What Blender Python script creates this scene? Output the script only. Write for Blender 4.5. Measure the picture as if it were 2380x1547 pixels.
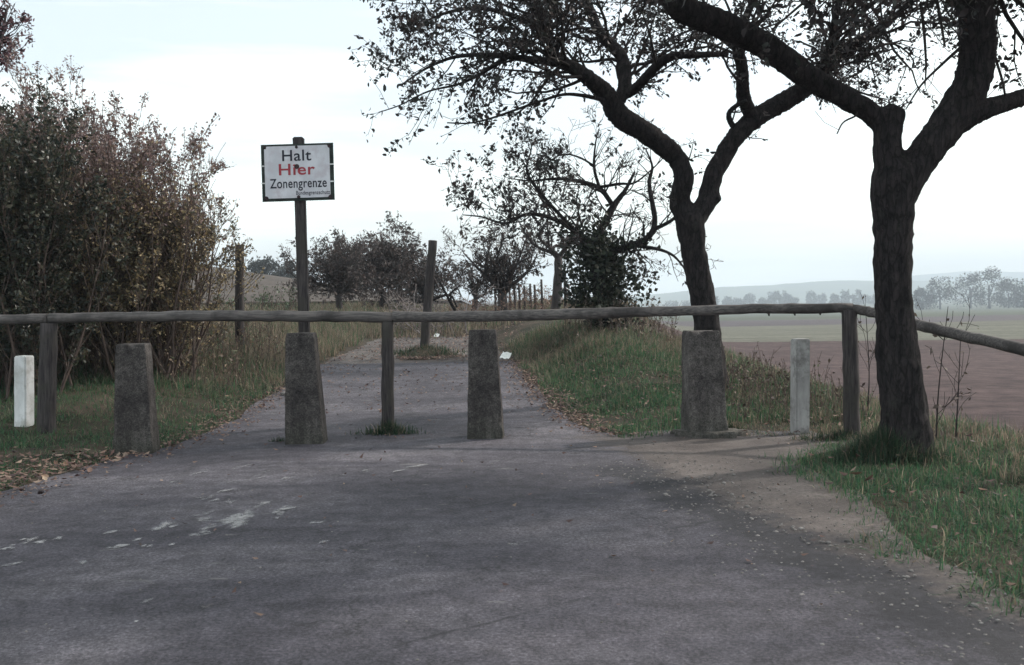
import bpy, bmesh, math, random
import numpy as np
from mathutils import Vector, Matrix, noise as mnoise

random.seed(7)
rng = np.random.default_rng(7)
for o in list(bpy.data.objects):
    bpy.data.objects.remove(o)
scene = bpy.context.scene
col = scene.collection

# ------------------------------------------------------------------ camera
FPX = 2512.0                       # focal length in units of a 2380 px wide picture
CAM = Vector((0.0, 0.0, 1.5))
pitch = math.atan(83.5 / FPX)
Rm = Matrix.Rotation(math.radians(90) - pitch, 3, 'X') @ Matrix.Rotation(math.radians(-1.0), 3, 'Z')
cd = bpy.data.cameras.new('camera')
cd.sensor_width = 36.0
cd.lens = FPX / 2380 * 36
cd.clip_start = 0.05
cd.clip_end = 12000
cd.dof.use_dof = True
cd.dof.focus_distance = 11.5
cd.dof.aperture_fstop = 4.5
cam = bpy.data.objects.new('camera', cd)
cam.matrix_world = Matrix.Translation(CAM) @ Rm.to_4x4()
col.objects.link(cam)
scene.camera = cam

# ------------------------------------------------------------------ light
SUN_AZ, SUN_EL = math.radians(61), math.radians(35)
S = Vector((math.sin(SUN_AZ) * math.cos(SUN_EL), math.cos(SUN_AZ) * math.cos(SUN_EL), math.sin(SUN_EL)))
sl = bpy.data.lights.new('sun', 'SUN')
sl.energy = 3.4
sl.angle = math.radians(2.5)
sl.color = (1.0, 0.94, 0.86)
sun = bpy.data.objects.new('sun', sl)
sun.rotation_euler = S.to_track_quat('Z', 'Y').to_euler()
col.objects.link(sun)

world = bpy.data.worlds.new('World')
scene.world = world
world.use_nodes = True
wn = world.node_tree
for n in list(wn.nodes):
    wn.nodes.remove(n)
wout = wn.nodes.new('ShaderNodeOutputWorld')
bg = wn.nodes.new('ShaderNodeBackground')
bg.inputs['Strength'].default_value = 0.11
sky = wn.nodes.new('ShaderNodeTexSky')
sky.sky_type = 'NISHITA'
sky.sun_disc = False
sky.sun_elevation = SUN_EL
sky.sun_rotation = SUN_AZ
sky.altitude = 200
sky.air_density = 1.0
sky.dust_density = 3.5
sky.ozone_density = 1.5
# thin even cloud veil with faint streaks in front of the blue
tc = wn.nodes.new('ShaderNodeTexCoord')
mp = wn.nodes.new('ShaderNodeMapping')
mp.inputs['Scale'].default_value = (1.0, 1.6, 9.0)
nz = wn.nodes.new('ShaderNodeTexNoise')
nz.inputs['Scale'].default_value = 1.7
nz.inputs['Detail'].default_value = 5
nz.inputs['Roughness'].default_value = 0.5
rp = wn.nodes.new('ShaderNodeValToRGB')
rp.color_ramp.elements[0].position = 0.40
rp.color_ramp.elements[0].color = (0.5, 0.5, 0.5, 1)
rp.color_ramp.elements[1].position = 0.58
rp.color_ramp.elements[1].color = (0.97, 0.97, 0.97, 1)
mx = wn.nodes.new('ShaderNodeMix')
mx.data_type = 'RGBA'
mx.inputs['B'].default_value = (9.9, 10.6, 10.0, 1)
wn.links.new(tc.outputs['Generated'], mp.inputs['Vector'])
wn.links.new(mp.outputs['Vector'], nz.inputs['Vector'])
wn.links.new(nz.outputs['Fac'], rp.inputs['Fac'])
wn.links.new(rp.outputs['Color'], mx.inputs['Factor'])
wn.links.new(sky.outputs['Color'], mx.inputs['A'])
# the bright veil lets the glow of the sunlit air through as well
sc = wn.nodes.new('ShaderNodeMix'); sc.data_type = 'RGBA'; sc.blend_type = 'ADD'
sc.inputs['Factor'].default_value = 0.40
wn.links.new(mx.outputs['Result'], sc.inputs['A']); wn.links.new(sky.outputs['Color'], sc.inputs['B'])
wn.links.new(sc.outputs['Result'], bg.inputs['Color'])
wn.links.new(bg.outputs['Background'], wout.inputs['Surface'])

vs = scene.view_settings
vs.view_transform = 'Standard'
vs.look = 'None'
vs.gamma = 1.0
vs.use_curve_mapping = False
vs.exposure = 0.2
scene.render.engine = 'CYCLES'
scene.cycles.max_bounces = 6
scene.cycles.volume_bounces = 1

# ------------------------------------------------------------------ helpers
def pix(px, py, depth):
    d = Rm @ Vector(((px - 1190) / FPX, -(py - 773.5) / FPX, -1.0))
    return CAM + d * (depth / d.y)

def smooth(t):
    t = np.clip(t, 0, 1)
    return t * t * (3 - 2 * t)

def roadL(y): return np.interp(y, [-8, 4, 8.6, 9.8, 11.5, 13.7, 16.5, 19, 24], [-4.7, -4.4, -4.06, -3.85, -3.4, -3.4, -3.4, -3.35, -3.3])
def roadR(y): return np.interp(y, [-8, 4.5, 6.6, 9.1, 11.1, 12.1, 14.5, 17.5, 19, 25], [2.7, 2.1, 1.6, 1.1, 1.06, .72, .4, .1, 0, -1.0])
def grassR(y): return np.interp(y, [-8, 5.1, 6.1, 7.2, 9.5, 10.2, 10.8, 11.4], [2.75, 2.44, 2.26, 2.45, 2.5, 3.0, 3.5, 3.2])
def bankX(y): return np.interp(y, [-40, 9, 13, 16, 20, 60, 200, 4000], [5.2, 4.7, 3.9, 3.5, 3.1, 3.6, 4, 4])

def wob(x, y, s, k=0.0):
    return (np.sin(x * s * 1.3 + y * s * .7 + k) + np.sin(-x * s * .9 + y * s * 1.7 + 2 * k + 1.3)
            + np.sin(x * s * 2.3 - y * s * 2.1 + k * 3) * .6) / 2.6

GY = [-60, 11, 13, 14, 16, 20, 30, 42, 55, 70, 110, 250, 600]
GZ = [0, 0, .02, .06, .18, .40, .72, .92, .98, .9, .6, -3, -12]
def T(x, y):
    x = np.asarray(x, float); y = np.asarray(y, float)
    base = np.interp(y, GY, GZ)
    rl, rr = roadL(y), roadR(y)
    bl = smooth((rl - x - .25) / 1.9) * np.interp(y, [7, 11, 16, 22, 35], [.05, .10, .36, .38, .2])
    gr = np.where(y < 11.2, grassR(y), rr)
    br = smooth((x - gr - .2) / 1.3) * np.interp(y, [5, 11, 14, 18, 25, 40], [.06, .04, .14, .34, .36, .2]) * (1 - .9 * smooth((x - np.interp(y, [13, 20, 30], [1.7, 2.0, 3.0])) / 1.1))
    hill = smooth((y - 55) / 80) * np.clip(-x - 4, 0, 300) * .165 * np.interp(y, [0, 170, 420, 900], [1, 1, .5, .1])
    off = np.maximum(smooth((rl - x - .3) / .8), smooth((x - gr - .2) / .8))
    off = np.where(y > 26, 1, off)
    und = off * (wob(x, y, .9) * .035 + wob(x, y, 2.7, 1.) * .018)
    z = base + bl + br + hill + und
    zf = np.interp(y, [-40, 0, 20, 60, 120, 250, 450, 750, 1300, 4500], [-.9, -.9, -1.0, -1.4, -2.2, -4.6, -8, -12.6, -16, -24]) + wob(x, y, .05) * .15
    f = smooth((x - bankX(y)) / np.interp(y, [0, 20, 60, 200], [4.0, 4.5, 9, 30]))
    return z * (1 - f) + zf * f

def Tz(x, y): return float(T(x, y))

def tag(o, label=None, cat=None, group=None, kind=None):
    if label: o['label'] = label
    if cat: o['category'] = cat
    if group: o['group'] = group
    if kind: o['kind'] = kind
    return o

def empty(name, loc, label=None, cat=None, group=None):
    o = bpy.data.objects.new(name, None)
    o.location = loc
    o.empty_display_size = .2
    col.objects.link(o)
    return tag(o, label, cat, group)

def link(name, me, mat=None, parent=None, smooth_=False):
    o = bpy.data.objects.new(name, me)
    col.objects.link(o)
    if mat and not me.materials: me.materials.append(mat)
    if parent:
        o.parent = parent
        o.matrix_parent_inverse = Matrix.Translation(parent.location).inverted() if parent.parent is None else (
            Matrix.Translation(parent.parent.location).inverted() if False else Matrix.Identity(4))
    if smooth_:
        me.polygons.foreach_set('use_smooth', np.ones(len(me.polygons), bool))
    return o

def np_mesh(name, V, F, C=None):
    """V (n,3); F list of arrays (m,3) or (m,4); C (n,3) optional vertex tint"""
    me = bpy.data.meshes.new(name)
    V = np.asarray(V, np.float32)
    me.vertices.add(len(V)); me.vertices.foreach_set('co', V.ravel())
    idx = np.concatenate([f.ravel() for f in F]).astype(np.int32)
    sizes = np.concatenate([np.full(len(f), f.shape[1], np.int32) for f in F])
    st = np.concatenate([[0], np.cumsum(sizes)[:-1]]).astype(np.int32)
    me.loops.add(len(idx)); me.loops.foreach_set('vertex_index', idx)
    me.polygons.add(len(sizes)); me.polygons.foreach_set('loop_start', st)
    me.update(calc_edges=True)
    if C is not None:
        a = me.attributes.new('tint', 'FLOAT_COLOR', 'POINT')
        a.data.foreach_set('color', np.concatenate([C, np.ones((len(C), 1))], 1).astype(np.float32).ravel())
    return me

class Geo:
    def __init__(s): s.V = []; s.Q = []; s.T = []; s.C = []; s.n = 0; s.col = False
    def add(s, V, Q=None, T_=None, C=None):
        V = np.asarray(V, float)
        if Q is not None and len(Q): s.Q.append(np.asarray(Q) + s.n)
        if T_ is not None and len(T_): s.T.append(np.asarray(T_) + s.n)
        s.V.append(V); s.n += len(V)
        if C is not None: s.C.append(C); s.col = True
    def mesh(s, name):
        F = []
        if s.Q: F.append(np.concatenate(s.Q))
        if s.T: F.append(np.concatenate(s.T))
        return np_mesh(name, np.concatenate(s.V), F, np.concatenate(s.C) if s.col else None)

def catmull(P, n):
    P = np.asarray(P, float)
    A = np.vstack([2 * P[0] - P[1], P, 2 * P[-1] - P[-2]])
    out = []
    for i in range(1, len(A) - 2):
        t = np.linspace(0, 1, n, endpoint=False)[:, None]
        p0, p1, p2, p3 = A[i - 1], A[i], A[i + 1], A[i + 2]
        out.append(.5 * ((2 * p1) + (-p0 + p2) * t + (2 * p0 - 5 * p1 + 4 * p2 - p3) * t**2 + (-p0 + 3 * p1 - 3 * p2 + p3) * t**3))
    out.append(A[-2][None])
    return np.vstack(out)

def tube(g, P, R, sides=6, cap=True, rough=0.0, flat=1.0):
    P = np.asarray(P, float); R = np.broadcast_to(np.asarray(R, float), (len(P),))
    D = np.gradient(P, axis=0); D /= np.linalg.norm(D, axis=1)[:, None] + 1e-9
    ref = np.array([0.31, 0.17, 1.0]) if abs(D[0, 2]) < .8 else np.array([1.0, .13, .21])
    A = np.cross(D, ref); A /= np.linalg.norm(A, axis=1)[:, None] + 1e-9
    B = np.cross(D, A)
    th = np.arange(sides) * 2 * math.pi / sides
    RR = R[:, None] * (1 + (rng.normal(0, rough, (len(P), sides)) if rough else 0))
    V = P[:, None] + RR[..., None] * (np.cos(th)[None, :, None] * A[:, None] + flat * np.sin(th)[None, :, None] * B[:, None])
    n = len(P)
    i = np.arange(n - 1)[:, None] * sides; j = np.arange(sides)[None]
    k = (j + 1) % sides
    Q = np.stack([i + j, i + k, i + sides + k, i + sides + j], -1).reshape(-1, 4)
    V = V.reshape(-1, 3); Tt = []
    if cap:
        V = np.vstack([V, P[0], P[-1]])
        a, b = n * sides, n * sides + 1
        for q in range(sides):
            Tt += [(a, (q + 1) % sides, q), (b, (n - 1) * sides + q, (n - 1) * sides + (q + 1) % sides)]
    g.add(V, Q, Tt)

def smooth_mesh(me, ang=None):
    me.polygons.foreach_set('use_smooth', np.ones(len(me.polygons), bool))
    return me

# ------------------------------------------------------------------ materials
def mat_base(name):
    m = bpy.data.materials.new(name); m.use_nodes = True
    nt = m.node_tree
    b = nt.nodes['Principled BSDF']
    return m, nt, b

def nd(nt, t, **kw):
    n = nt.nodes.new(t)
    for k, v in kw.items():
        if k in n.inputs: n.inputs[k].default_value = v
        else: setattr(n, k, v)
    return n

def ramp(nt, src, stops):
    r = nt.nodes.new('ShaderNodeValToRGB')
    e = r.color_ramp.elements
    while len(e) < len(stops): e.new(.5)
    for q, (p, c) in zip(e, stops):
        q.position = p; q.color = (*c, 1) if len(c) == 3 else c
    nt.links.new(src, r.inputs['Fac'])
    return r.outputs['Color']

def mixc(nt, fac, a, b, mode='MIX'):
    m = nt.nodes.new('ShaderNodeMix'); m.data_type = 'RGBA'; m.blend_type = mode
    for s, v in (('Factor', fac), ('A', a), ('B', b)):
        if hasattr(v, 'is_output'): nt.links.new(v, m.inputs[s])
        else: m.inputs[s].default_value = v if not isinstance(v, tuple) or len(v) == 4 else (*v, 1)
    return m.outputs['Result']

def coords(nt, scale=(1, 1, 1), obj=True):
    t = nt.nodes.new('ShaderNodeTexCoord'); m = nt.nodes.new('ShaderNodeMapping')
    m.inputs['Scale'].default_value = scale
    nt.links.new(t.outputs['Object' if obj else 'Generated'], m.inputs['Vector'])
    return m.outputs['Vector']

def noise(nt, vec, scale, detail=6, rough=.6, dist=0.0):
    n = nd(nt, 'ShaderNodeTexNoise', Scale=scale, Detail=detail, Roughness=rough, Distortion=dist)
    nt.links.new(vec, n.inputs['Vector'])
    return n.outputs['Fac']

def bump(nt, b, h, strength=.4, dist=.02):
    n = nd(nt, 'ShaderNodeBump', Strength=strength, Distance=dist)
    nt.links.new(h, n.inputs['Height']); nt.links.new(n.outputs['Normal'], b.inputs['Normal'])

def simple_mat(name, c1, c2, scale, stretch=(1, 1, 1), rough=.85, bstr=.4, bdist=.01, detail=8, dirt=None):
    m, nt, b = mat_base(name)
    v = coords(nt, stretch)
    f = noise(nt, v, scale, detail, .65)
    c = ramp(nt, f, [(.38, c1), (.62, c2)])
    if dirt:
        f2 = noise(nt, coords(nt), dirt[1], 5, .7)
        k = ramp(nt, f2, [(.48, (0, 0, 0)), (.62, (1, 1, 1))])
        c = mixc(nt, k, c, dirt[0])
    nt.links.new(c, b.inputs['Base Color'])
    b.inputs['Roughness'].default_value = rough
    b.inputs['Specular IOR Level'].default_value = .25
    if bstr: bump(nt, b, f, bstr, bdist)
    return m

def leaf_mat(name, transl=.35, rough=.6, gain=1.0):
    m = bpy.data.materials.new(name); m.use_nodes = True
    nt = m.node_tree
    for n in list(nt.nodes): nt.nodes.remove(n)
    out = nt.nodes.new('ShaderNodeOutputMaterial')
    a = nd(nt, 'ShaderNodeAttribute', attribute_name='tint')
    p = nd(nt, 'ShaderNodeBsdfPrincipled', Roughness=rough)
    p.inputs['Specular IOR Level'].default_value = .3
    t = nt.nodes.new('ShaderNodeBsdfTranslucent')
    mx_ = nd(nt, 'ShaderNodeMixShader', Fac=transl)
    nt.links.new(a.outputs['Color'], p.inputs['Base Color']); nt.links.new(a.outputs['Color'], t.inputs['Color'])
    nt.links.new(p.outputs[0], mx_.inputs[1]); nt.links.new(t.outputs[0], mx_.inputs[2])
    nt.links.new(mx_.outputs[0], out.inputs['Surface'])
    return m

M = {}
M['leaf'] = leaf_mat('tree_leaf', .15, .6)
M['shrubleaf'] = leaf_mat('shrub_leaf', .3, .4)
M['grass'] = leaf_mat('grass_blade', .45, .6)
M['litter'] = leaf_mat('dead_leaf', .1, .7)
def bark_mat():
    m, nt, b = mat_base('dark_bark')
    v = coords(nt, (1, 1, .3)); v2 = coords(nt, (1, 1, .45))
    n1 = noise(nt, v, 16, 8, .7, .4); n2 = noise(nt, v2, 55, 5, .8)
    vo = nd(nt, 'ShaderNodeTexVoronoi', feature='DISTANCE_TO_EDGE', Scale=20.0); 
    wv = nd(nt, 'ShaderNodeVectorMath', operation='MULTIPLY_ADD'); nt.links.new(n1, wv.inputs[0]); wv.inputs[1].default_value = (.12, .12, .12); nt.links.new(v, wv.inputs[2])
    nt.links.new(wv.outputs[0], vo.inputs['Vector'])
    cr = ramp(nt, vo.outputs['Distance'], [(.0, (0, 0, 0)), (.13, (1, 1, 1))])
    c = ramp(nt, n1, [(.28, (.012, .011, .012)), (.5, (.030, .026, .027)), (.72, (.056, .048, .047))])
    c = mixc(nt, .5, c, cr, 'MULTIPLY')
    lic = ramp(nt, noise(nt, coords(nt), 7, 6, .7), [(.58, (0, 0, 0)), (.70, (.55, .55, .55))])
    c = mixc(nt, lic, c, (.050, .052, .044))
    nt.links.new(c, b.inputs['Base Color']); b.inputs['Roughness'].default_value = .95; b.inputs['Specular IOR Level'].default_value = .12
    h = mixc(nt, .5, cr, n1); h = mixc(nt, .35, h, n2)
    bump(nt, b, h, .7, .028)
    return m
M['bark'] = bark_mat()
M['twig'] = simple_mat('twig_bark', (.018, .015, .015), (.042, .034, .032), 12, (1, 1, .3), .9, 0)
M['orchard'] = simple_mat('orchard_bark', (.03, .026, .027), (.065, .055, .054), 12, (1, 1, .3), .9, 0)
M['shrubtwig'] = simple_mat('shrub_bark', (.06, .042, .038), (.13, .095, .08), 12, (1, 1, .3), .8, 0)
M['wood'] = simple_mat('weathered_wood', (.045, .039, .038), (.13, .112, .105), 7, (1, 1, 6), .8, .5, .006, dirt=((.05, .043, .042), 2.2))
M['railwood'] = simple_mat('weathered_rail_wood', (.06, .055, .055), (.17, .15, .143), 9, (.35, 7, 7), .75, .5, .006, dirt=((.05, .044, .043), 1.7))
M['postwood'] = simple_mat('old_post_wood', (.022, .019, .021), (.075, .064, .063), 11, (5, 5, .35), .8, .6, .008, dirt=((.05, .045, .04), 2.5))
def concrete_mat(name, k):
    m, nt, b = mat_base(name)
    v = coords(nt)
    big = noise(nt, coords(nt, (1, 1, .55)), 4.5, 7, .65); sp = noise(nt, v, 75, 5, .85); mid = noise(nt, v, 18, 7, .75)
    c = ramp(nt, big, [(.36, (.040 * k, .036 * k, .036 * k)), (.5, (.062 * k, .056 * k, .054 * k)), (.64, (.092 * k, .084 * k, .080 * k))])
    c = mixc(nt, .85, c, ramp(nt, mid, [(.38, (.6, .6, .6)), (.62, (1.4, 1.4, 1.4))]), 'MULTIPLY')
    c = mixc(nt, .8, c, ramp(nt, sp, [(.38, (.35, .35, .35)), (.5, (1, 1, 1)), (.62, (1.9, 1.85, 1.8))]), 'MULTIPLY')
    run = ramp(nt, noise(nt, coords(nt, (1, 1, .07)), 22, 5, .7), [(.54, (0, 0, 0)), (.68, (.35, .35, .35))])
    c = mixc(nt, run, c, (.03, .028, .027))
    lime = ramp(nt, noise(nt, coords(nt, (1, 1, .8)), 6.5, 6, .75, .6), [(.62, (0, 0, 0)), (.74, (.45, .45, .45))])
    c = mixc(nt, lime, c, (.23, .22, .21))
    sz_ = nd(nt, 'ShaderNodeSeparateXYZ'); nt.links.new(v, sz_.inputs[0])
    q = nd(nt, 'ShaderNodeMath', operation='MULTIPLY_ADD'); nt.links.new(noise(nt, v, 9, 6, .7), q.inputs[0]); q.inputs[1].default_value = -.7; nt.links.new(sz_.outputs['Z'], q.inputs[2])
    mr_ = nd(nt, 'ShaderNodeMapRange'); nt.links.new(q.outputs[0], mr_.inputs['Value']); mr_.inputs['From Min'].default_value = -.08; mr_.inputs['From Max'].default_value = -.30
    mr_.inputs['To Max'].default_value = .25
    c = mixc(nt, mr_.outputs['Result'], c, (.035, .042, .026))
    nt.links.new(c, b.inputs['Base Color']); b.inputs['Roughness'].default_value = .97; b.inputs['Specular IOR Level'].default_value = .12
    h = mixc(nt, .5, sp, mid); bump(nt, b, h, .6, .012)
    return m
M['concrete'] = concrete_mat('grey_concrete', 1.0)
M['concrete2'] = concrete_mat('pale_concrete', 1.45)
M['white'] = simple_mat('white_paint', (.62, .62, .62), (.82, .82, .82), 6, (1, 1, .4), .7, .15, .004, dirt=((.5, .49, .47), 4))
M['pale'] = simple_mat('faded_white_paint', (.30, .29, .285), (.44, .43, .42), 8, (1, 1, .3), .8, .3, .004, dirt=((.18, .17, .165), 3))
M['paper'] = simple_mat('paper', (.78, .78, .76), (.86, .86, .84), 5, bstr=0)
M['signwhite'] = simple_mat('sign_white', (.56, .56, .60), (.68, .68, .72), 5, (1, 1, .5), .5, .1, .002, dirt=((.55, .52, .56), 6))
M['signdark'] = simple_mat('sign_border', (.018, .024, .022), (.04, .05, .045), 14, bstr=.1)
M['signblack'] = simple_mat('sign_black', (.02, .022, .03), (.045, .045, .06), 20, bstr=0)
M['signred'] = simple_mat('sign_red', (.30, .045, .06), (.40, .07, .085), 20, bstr=0)
M['rust'] = simple_mat('rust', (.018, .014, .016), (.07, .045, .05), 30, bstr=.3)
M['stone'] = simple_mat('pebble', (.08, .073, .07), (.27, .25, .24), 9, bstr=0)
M['wire'] = simple_mat('wire', (.05, .05, .05), (.1, .09, .09), 3, bstr=0)

# asphalt
m, nt, b = mat_base('asphalt'); M['asphalt'] = m
v = coords(nt)
fine = noise(nt, v, 48, 5, .85)
mid = noise(nt, coords(nt, (1, .8, 1)), 7.5, 8, .7)
big = noise(nt, coords(nt, (.5, .9, 1)), .75, 5, .6, .6)
c = ramp(nt, big, [(.34, (.040, .037, .047)), (.50, (.064, .059, .072)), (.66, (.104, .096, .110))])
c = mixc(nt, .85, c, ramp(nt, mid, [(.34, (.55, .55, .55)), (.66, (1.4, 1.4, 1.4))]), 'MULTIPLY')
c = mixc(nt, .8, c, ramp(nt, fine, [(.38, (.30, .30, .31)), (.5, (.95, .95, .95)), (.62, (2.1, 2.05, 2.0))]), 'MULTIPLY')
st_ = ramp(nt, noise(nt, coords(nt, (.35, 1.6, 1)), 1.3, 6, .7, .8), [(.36, (.55, .54, .56)), (.5, (1, 1, 1)), (.66, (1.32, 1.3, 1.27))])
c = mixc(nt, .45, c, st_, 'MULTIPLY')
vc = nd(nt, 'ShaderNodeTexVoronoi', feature='DISTANCE_TO_EDGE', Scale=.62)
wv = nd(nt, 'ShaderNodeVectorMath', operation='MULTIPLY_ADD'); nt.links.new(noise(nt, v, 2.2, 5, .7), wv.inputs[0]); wv.inputs[1].default_value = (.9, .9, 0); nt.links.new(v, wv.inputs[2])
nt.links.new(wv.outputs[0], vc.inputs['Vector'])
ck = ramp(nt, vc.outputs['Distance'], [(.0, (1, 1, 1)), (.011, (0, 0, 0))])
ck = mixc(nt, 1.0, ck, ramp(nt, noise(nt, v, .8, 3, .6), [(.46, (0, 0, 0)), (.56, (.85, .85, .85))]), 'MULTIPLY')
c = mixc(nt, ck, c, (.022, .021, .024))
ws = ramp(nt, noise(nt, coords(nt, (.8, 2.4, 1)), 3.4, 5, .62, .5), [(.665, (0, 0, 0)), (.70, (.75, .75, .75))])
c = mixc(nt, ws, c, (.16, .15, .15))
# the crumbling right edge: asphalt breaks up into dark loose chippings, then pale gravelly dirt; a line from (1.1, 9) to (2.1, 4.5)
sx = nd(nt, 'ShaderNodeSeparateXYZ'); nt.links.new(v, sx.inputs[0])
ed = nd(nt, 'ShaderNodeVectorMath', operation='DOT_PRODUCT')
nt.links.new(v, ed.inputs[0]); ed.inputs[1].default_value = (.972, .236, 0)
def madd(a, k, add):
    q = nd(nt, 'ShaderNodeMath', operation='MULTIPLY_ADD'); nt.links.new(a, q.inputs[0]); q.inputs[1].default_value = k; nt.links.new(add, q.inputs[2]); return q.outputs[0]
def mrange(a, lo, hi):
    q = nd(nt, 'ShaderNodeMapRange'); nt.links.new(a, q.inputs['Value']); q.inputs['From Min'].default_value = lo; q.inputs['From Max'].default_value = hi; return q.outputs['Result']
en = madd(noise(nt, v, 9, 6, .8), .75, madd(noise(nt, v, 1.5, 5, .65), .9, ed.outputs['Value']))   # mean offset .825
yfade = mrange(sx.outputs['Y'], 9.9, 8.9)
kd = mixc(nt, 1.0, mrange(en, 3.52, 3.74), ramp(nt, noise(nt, v, 14, 5, .75), [(.3, (.5, .5, .5)), (.6, (1, 1, 1))]), 'MULTIPLY')
kd = mixc(nt, 1.0, kd, yfade, 'MULTIPLY')
c = mixc(nt, kd, c, (.019, .018, .022))
g1 = noise(nt, v, 1.6, 7, .65); g2 = noise(nt, v, 42, 5, .78)
gc = ramp(nt, g1, [(.3, (.055, .044, .042)), (.52, (.096, .079, .074)), (.7, (.15, .127, .118))])
gc = mixc(nt, .85, gc, ramp(nt, g2, [(.3, (.4, .39, .38)), (.5, (1, 1, 1)), (.72, (1.7, 1.7, 1.7))]), 'MULTIPLY')
kg = mixc(nt, 1.0, mrange(en, 4.02, 4.30), mrange(sx.outputs['Y'], 11.6, 11.0), 'MULTIPLY')
c = mixc(nt, kg, c, gc)
nt.links.new(c, b.inputs['Base Color'])
b.inputs['Roughness'].default_value = .82
b.inputs['Specular IOR Level'].default_value = .3
ad = nd(nt, 'ShaderNodeMath', operation='MULTIPLY_ADD'); nt.links.new(mid, ad.inputs[0]); ad.inputs[1].default_value = .8; nt.links.new(fine, ad.inputs[2])
bump(nt, b, ad.outputs[0], .75, .012)

# gravelly dirt
def dirt_mat(name, a, b_, c_, furrow=0):
    m, nt, b = mat_base(name)
    v = coords(nt)
    f1 = noise(nt, v, 1.6, 7, .65); f2 = noise(nt, v, 42, 5, .75)
    f3 = noise(nt, coords(nt, (.12, .5, 1)), .5, 6, .7)
    c = ramp(nt, f1, [(.36, a), (.5, b_), (.64, c_)])
    c = mixc(nt, .6, c, ramp(nt, f3, [(.36, (.65, .63, .63)), (.64, (1.3, 1.3, 1.3))]), 'MULTIPLY')
    c = mixc(nt, .8, c, ramp(nt, f2, [(.3, (.5, .48, .46)), (.5, (1, 1, 1)), (.72, (1.6, 1.6, 1.6))]), 'MULTIPLY')
    nt.links.new(c, b.inputs['Base Color']); b.inputs['Roughness'].default_value = .95
    b.inputs['Specular IOR Level'].default_value = .15
    bump(nt, b, f2, .9, .02)
    if furrow:
        w = nd(nt, 'ShaderNodeTexWave', Scale=furrow, Distortion=1.2, Detail=3)
        w.inputs['Detail Scale'].default_value = 1.5
        nt.links.new(coords(nt, (1, .18, 0)), w.inputs['Vector'])
        c2 = mixc(nt, .55, c, ramp(nt, w.outputs['Fac'], [(.2, (.6, .58, .58)), (.8, (1.25, 1.25, 1.25))]), 'MULTIPLY')
        nt.links.new(c2, b.inputs['Base Color'])
        bump(nt, b, w.outputs['Fac'], 1.0, .12)
    return m
M['gravel'] = M['asphalt']
M['path'] = dirt_mat('path_dirt', (.06, .053, .053), (.10, .09, .088), (.14, .126, .12))
M['soil'] = dirt_mat('verge_soil', (.025, .026, .018), (.045, .038, .028), (.075, .058, .045))
M['hillgrass'] = dirt_mat('dry_hill', (.045, .042, .034), (.070, .056, .049), (.092, .072, .062))
M['plough'] = dirt_mat('ploughed_soil', (.040, .026, .028), (.062, .041, .041), (.088, .060, .058))
M['stubble'] = dirt_mat('pale_stubble', (.085, .086, .07), (.11, .11, .088), (.13, .128, .104))
M['fallow'] = dirt_mat('grey_fallow', (.062, .054, .062), (.08, .07, .077), (.098, .087, .092))
M['meadow'] = dirt_mat('green_meadow', (.052, .062, .044), (.066, .076, .054), (.082, .09, .066))
M['farhill'] = simple_mat('far_hill', (.05, .075, .05), (.085, .11, .07), .01, bstr=0)

# ------------------------------------------------------------------ terrain
def axis(parts):
    out = []
    for a, b_, s in parts: out += list(np.arange(a, b_, s))
    return np.array(out)
ys = axis([(-30, 0, 2.5), (0, 4, .5), (4, 30, .2), (30, 60, .8), (60, 140, 4), (140, 400, 14), (400, 1000, 60), (1000, 3900, 290)])
ys = np.append(ys, 3900)

def sheet(name, xs_of, ys_, mat, kind='structure', dz=0.0, zfun=T):
    X = np.array([xs_of(y) for y in ys_])
    Y = np.repeat(ys_[:, None], X.shape[1], 1)
    Z = zfun(X, Y) + dz
    V = np.stack([X, Y, Z], -1).reshape(-1, 3)
    r, c_ = X.shape
    i = np.arange(r - 1)[:, None] * c_; j = np.arange(c_ - 1)[None]
    Q = np.stack([i + j, i + j + 1, i + c_ + j + 1, i + c_ + j], -1).reshape(-1, 4)
    me = np_mesh(name, V, [Q]); smooth_mesh(me)
    o = link(name, me, mat); tag(o, kind=kind)
    return o

offs_l = -np.concatenate([np.arange(0, 12, .22), np.arange(12, 40, 1.5), np.geomspace(40, 3600, 26)])[::-1]
offs_r = np.concatenate([np.arange(0, 9, .3), np.arange(9, 40, 1.6), np.geomspace(40, 3600, 30)])
o = sheet('ground', lambda y: bankX(y) + offs_l, ys, M['soil'])
o['label'] = 'verge soil under the grass on both sides of the road'
def zone(name, y0, y1, mat, label):
    sel = np.where((ys >= y0 - 1e-6) & (ys <= y1 + 1e-6))[0]
    yy = ys[sel[0]:sel[-1] + 1]
    o = sheet(name, lambda y: bankX(y) + offs_r, yy, mat); o['label'] = label
def near(v): return ys[np.argmin(abs(ys - v))]
zb = [near(v) for v in (-30, 66, 122, 205, 3900)]
zone('ploughed_field', zb[0], zb[1], M['plough'], 'reddish brown ploughed field below the verge')
zone('stubble_field', zb[1], zb[2], M['stubble'], 'pale green stubble strip beyond the ploughed field')
zone('fallow_field', zb[2], zb[3], M['fallow'], 'grey violet fallow strip beyond the pale stubble')
zone('meadow', zb[3], zb[4], M['meadow'], 'hazy green meadow reaching to the far tree line')

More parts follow.
